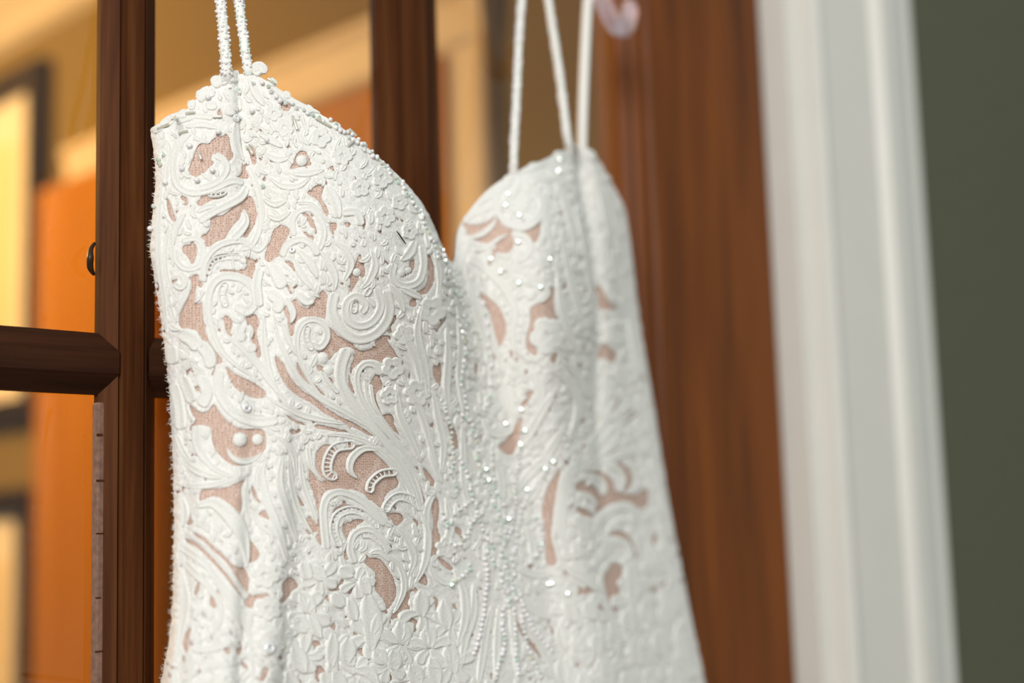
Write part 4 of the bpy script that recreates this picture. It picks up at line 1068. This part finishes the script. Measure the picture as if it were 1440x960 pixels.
line([(776,640),(755,680),(738,700),(728,730),(722,770)], 8, 'p', .95, 1.5)
line([(745,725),(758,735),(762,755),(752,780),(735,795)], 6.5, 'cpp', 1.05, 2)
line([(676,770),(690,785),(700,805),(706,830)], 5, 'cp', 1.1, 3)
line([(722,770),(716,790),(718,815),(722,840)], 5, 'pc', 1.1, 3)
line([(700,770),(708,795),(712,825),(714,850)], 5, 'cpc', 1.1, 3)
line([(676,780),(682,810),(678,850),(672,890),(662,922)], 6.5, 'p', 1.15, .8)
line([(704,850),(704,880),(706,905),(700,930),(692,958)], 6.5, 'ppcp', 1.15, .8)
line([(718,850),(722,880),(722,915),(726,950)], 6.5, 'ppcp', 1.15, .8)
line([(726,830),(736,862),(746,882),(762,902),(774,916)], 7, 'p', 1.15, .8)
line([(728,860),(738,905),(750,935),(760,958)], 7, 'ppc', 1.15, .8)
line([(625,822),(640,815),(655,803),(658,790)], 6, 'cccp', 1.05, 1)
for x, y in [(784,226),(782,242),(714,275),(730,305),(711,291),(692,364),(705,382),(729,341),(730,398),(770,365),(758,404),(734,575),(739,604),(732,624),(708,596),(765,658),(776,648),(680,660),(738,688),(684,675),(712,730),(774,820),(768,821),(796,834),(632,822)]:
    glint_bead(x, y, 1.45)
# bugle beads
def bugle(x0, y0, x1, y1, r=0.0007):
    a, na = hit(x0, y0); b, nb_ = hit(x1, y1)
    o = tube('bugle_bead', [a + na * .0016, (a + b) / 2 + na * .0017, b + nb_ * .0016], r, M_bugle, None, 8)
    keep(o, dress)
for q in [(224,183,240,176),(254,190,266,186),(322,125,332,131),(376,112,386,120),(410,165,417,185),(443,168,464,180),(488,183,498,193),(280,214,284,226),(263,162,276,160),(300,166,312,166),(240,168,248,166),(494,200,486,208),(590,300,597,312),(350,206,358,218)]:
    bugle(*q)
# sequins: flat rings
def sequin(x, y, r):
    p, nn = hit(x, y); V = []; F = []; A = 18
    q = nn.to_track_quat('Z', 'Y').to_matrix()
    for rr, z in ((.28, .0018), (.55, .0022), (1.0, .0019), (1.0, .0016), (.28, .0015)):
        for k in range(A):
            a = 2 * math.pi * k / A
            V.append(p + q @ Vector((r * rr * math.cos(a), r * rr * math.sin(a), z)))
    for i in range(5):
        for k in range(A): F.append((i * A + k, i * A + (k + 1) % A, ((i + 1) % 5) * A + (k + 1) % A, ((i + 1) % 5) * A + k))
    dmesh('sequin', V, F, M_seq)
for x, y, r in [(345,574,.0024),(377,911,.0030),(412,352,.0016),(329,167,.0020),(636,788,.0018)]:
    sequin(x, y, r)

# ---- loose fibres along the left edge of the dress
FV, FF = [], []
for k in range(260):
    i = rg.randrange(int(NV * .04), NV - 60); row = np.where(facing[i])[0]
    if len(row) == 0: continue
    j = row[0] + rg.randrange(0, 3); p = Vector(Ls[i, j]); L = rg.uniform(.0008, .0024)
    d1 = (-_rc * rg.uniform(.5, 1) + _uc * rg.uniform(-.7, .7)).normalized(); d2 = (d1 + _uc * rg.uniform(-.9, .9)).normalized()
    b0 = len(FV); a = d1.cross(_fw).normalized() * 0.00007
    m1 = p + d1 * L * .5; e = m1 + d2 * L * .5
    FV += [p - a, p + a, m1 + a, m1 - a, e]; FF += [(b0, b0 + 1, b0 + 2, b0 + 3), (b0 + 3, b0 + 2, b0 + 4)]
fo = dmesh('loose_fibres', FV, FF, M_cord, [(0, 0)] * len(FV)); fo['kind'] = 'stuff'

# ---- where the hanger arms run (the straps loop over them)
HY = -0.046
cx = -0.118
endR = P(874, 20, HY)
zc_ = endR.z + 0.055
armR = [Vector((cx, HY, zc_ + 0.012)), Vector((cx + 0.06, HY, zc_ + 0.002)), P(800, -72, HY), P(838, -28, HY), P(851, 8, HY), P(866, 36, HY), P(880, 38, HY), P(886, 16, HY), P(884, 2, HY)]
armL = [Vector((2 * cx - p.x, p.y, p.z)) for p in armR]
def arm_at(x):
    arm = armR if x > cx else armL
    for a, b in zip(arm[:5], arm[1:6]):
        lo, hi = sorted((a.x, b.x))
        if lo <= x <= hi:
            t = (x - a.x) / (b.x - a.x); p = a.lerp(b, t); return p + Vector((0, 0, 0.0075))
    return (armR if x > cx else armL)[3] + Vector((0, 0, 0.0075))
# ---- straps: padded cord covered with rows of small beads
bm_t = bmesh.new(); bmesh.ops.create_icosphere(bm_t, subdivisions=1, radius=1.0)
ICO_V = [v.co.copy() for v in bm_t.verts]; ICO_F = [tuple(v.index for v in f.verts) for f in bm_t.faces]; bm_t.free()
def strap(ptsY, wide, beads=True, bs=1.0):
    pts = [P(*q) for q in ptsY]
    # the strap ends over the hanger arm
    e = arm_at(pts[-1].x); pts[-1] = e; pts[-2] = pts[-3].lerp(e, 0.55)
    s = tube('strap', pts, wide * 0.5, M_satin, dress, 10)
    if not beads: return s
    c = []
    n = len(pts)
    for i in range(n - 1):
        p0, p1, p2, p3 = pts[max(i - 1, 0)], pts[i], pts[i + 1], pts[min(i + 2, n - 1)]
        k = max(2, int((p2 - p1).length / 0.00125))
        for q in range(k):
            t = q / k
            c.append(0.5 * (2 * p1 + (p2 - p0) * t + (2 * p0 - 5 * p1 + 4 * p2 - p3) * t * t + (3 * p1 - p0 - 3 * p2 + p3) * t ** 3))
    Vp, Fp, Vc, Fc = [], [], [], []
    for i in range(1, len(c)):
        tg = (c[i] - c[i - 1]).normalized(); e = tg.orthogonal().normalized(); g = tg.cross(e)
        for k in range(8):
            if (i + k) % 2 or rg.random() < .12: continue
            a = 2 * math.pi * k / 8 + i * 0.09
            off = (e * math.cos(a) + g * math.sin(a)) * wide * 0.5 * rg.uniform(.9, 1.12) + tg * rg.uniform(-.0007, .0007)
            cl = (i // 7) % 2 == 0
            r = (0.00070 if cl else 0.00088) * bs * rg.uniform(.7, 1.25)
            V_, F_ = (Vc, Fc) if cl else (Vp, Fp)
            b0 = len(V_)
            V_.extend([c[i] + off + v * r for v in ICO_V]); F_.extend([tuple(q + b0 for q in f) for f in ICO_F])
    for nm, V_, F_, mt, sm in (('crystal_beads', Vc, Fc, M_cryst, False), ('pearl_beads', Vp, Fp, M_pearl, True)):
        o = mesh_obj(nm, V_, F_, mt, None, sm)
        o.parent = s
        o['kind'] = 'stuff'
    return s
strap([(320,124,-.060),(319,108,-.066),(317,80,-.066),(313,30,-.060),(309,-10,-.056),(305,-90,-.050),(306,-190,-.046),(312,-234,-.045)], .0049)
strap([(352,118,-.064),(350,102,-.070),(346,80,-.068),(338,20,-.060),(333,-20,-.056),(322,-120,-.048),(314,-205,-.045),(312,-234,-.044)], .0046)
strap([(722,262,-.062),(722,240,-.070),(723,200,-.070),(727,120,-.064),(732,20,-.058),(739,-60,-.052),(748,-128,-.046)], .0047, True, .9)
strap([(804,230,-.052),(801,210,-.062),(796,180,-.064),(786,100,-.059),(774,20,-.054),(764,-50,-.050),(752,-128,-.046)], .0050, True, .9)
strap([(818,216,-.050),(819,170,-.046),(822,90,-.043),(826,10,-.042),(830,-50,-.044),(832,-84,-.046)], .0068, False)

# ================================================================== hanger and hook
M_plastic = glass_mat('clear_lilac_plastic', (0.90, 0.78, 0.86, 1), 0.10, 1.46)
M_plastic.node_tree.nodes['Principled BSDF'].inputs['Transmission Weight'].default_value = 0.72
M_wire = simple('chrome_wire', srgb(200, 200, 204), 0.2, 1.0)
hang = empty('clothes_hanger', (cx, HY, zc_))
tag(hang, 'clear plastic hanger whose rounded lilac tip shows beside the right strap', 'hanger')
tube('hanger_arm', armR, [.006, .0055, .0055, .0056, .0060, .0064, .0062, .0052, .0042], M_plastic, hang, 16)
tube('hanger_arm', armL, [.006, .0055, .0055, .0056, .0060, .0064, .0062, .0052, .0042], M_plastic, hang, 16)
hk = []
top = DTOP - 0.055
for k in range(9):
    a = -0.4 * math.pi / 2 + k * (math.pi * 1.15) / 8
    hk.append(Vector((cx + 0.019 * math.cos(a) , HY, top - 0.019 + 0.019 * math.sin(a))))
tube('hanger_hook', [Vector((cx, HY, zc_ + 0.010)), Vector((cx, HY, (zc_ + top) / 2 - 0.01)), Vector((cx + 0.004, HY, top - 0.045))] + hk, 0.0016, M_wire, hang, 10)
dh = empty('door_hook', (cx, -0.03, DTOP))
tag(dh, 'metal over-door hook at the top of the glass door holding the hanger', 'hook')
tube('hook_strap', [Vector((cx, 0.040, DTOP - 0.05)), Vector((cx, 0.040, DTOP - 0.004)), Vector((cx, 0.036, DTOP + 0.0035)), Vector((cx, 0.0, DTOP + 0.0035)), Vector((cx, -0.0065, DTOP - 0.002)), Vector((cx, -0.0065, DTOP - 0.06)),
                    Vector((cx, -0.012, DTOP - 0.072)), Vector((cx, -0.040, DTOP - 0.0585)), Vector((cx, -0.060, DTOP - 0.058)), Vector((cx, -0.066, DTOP - 0.045))], 0.0022, M_wire, dh, 10)

# stray dark thread lying on the left cup
M_thr = simple('black_thread', srgb(20, 18, 18), 0.6)
tp = []
for x, y in [(552.5, 326.5), (556, 331), (559.5, 336), (563, 341), (565.5, 344)]:
    p, nn = hit(x, y); tp.append(p + nn * 0.0026)
th = tube('thread', tp, [.00022, .0004, .0004, .00032, .0002], M_thr, None, 6)
tag(th, 'short black thread caught on the white lace of the left cup', 'thread')
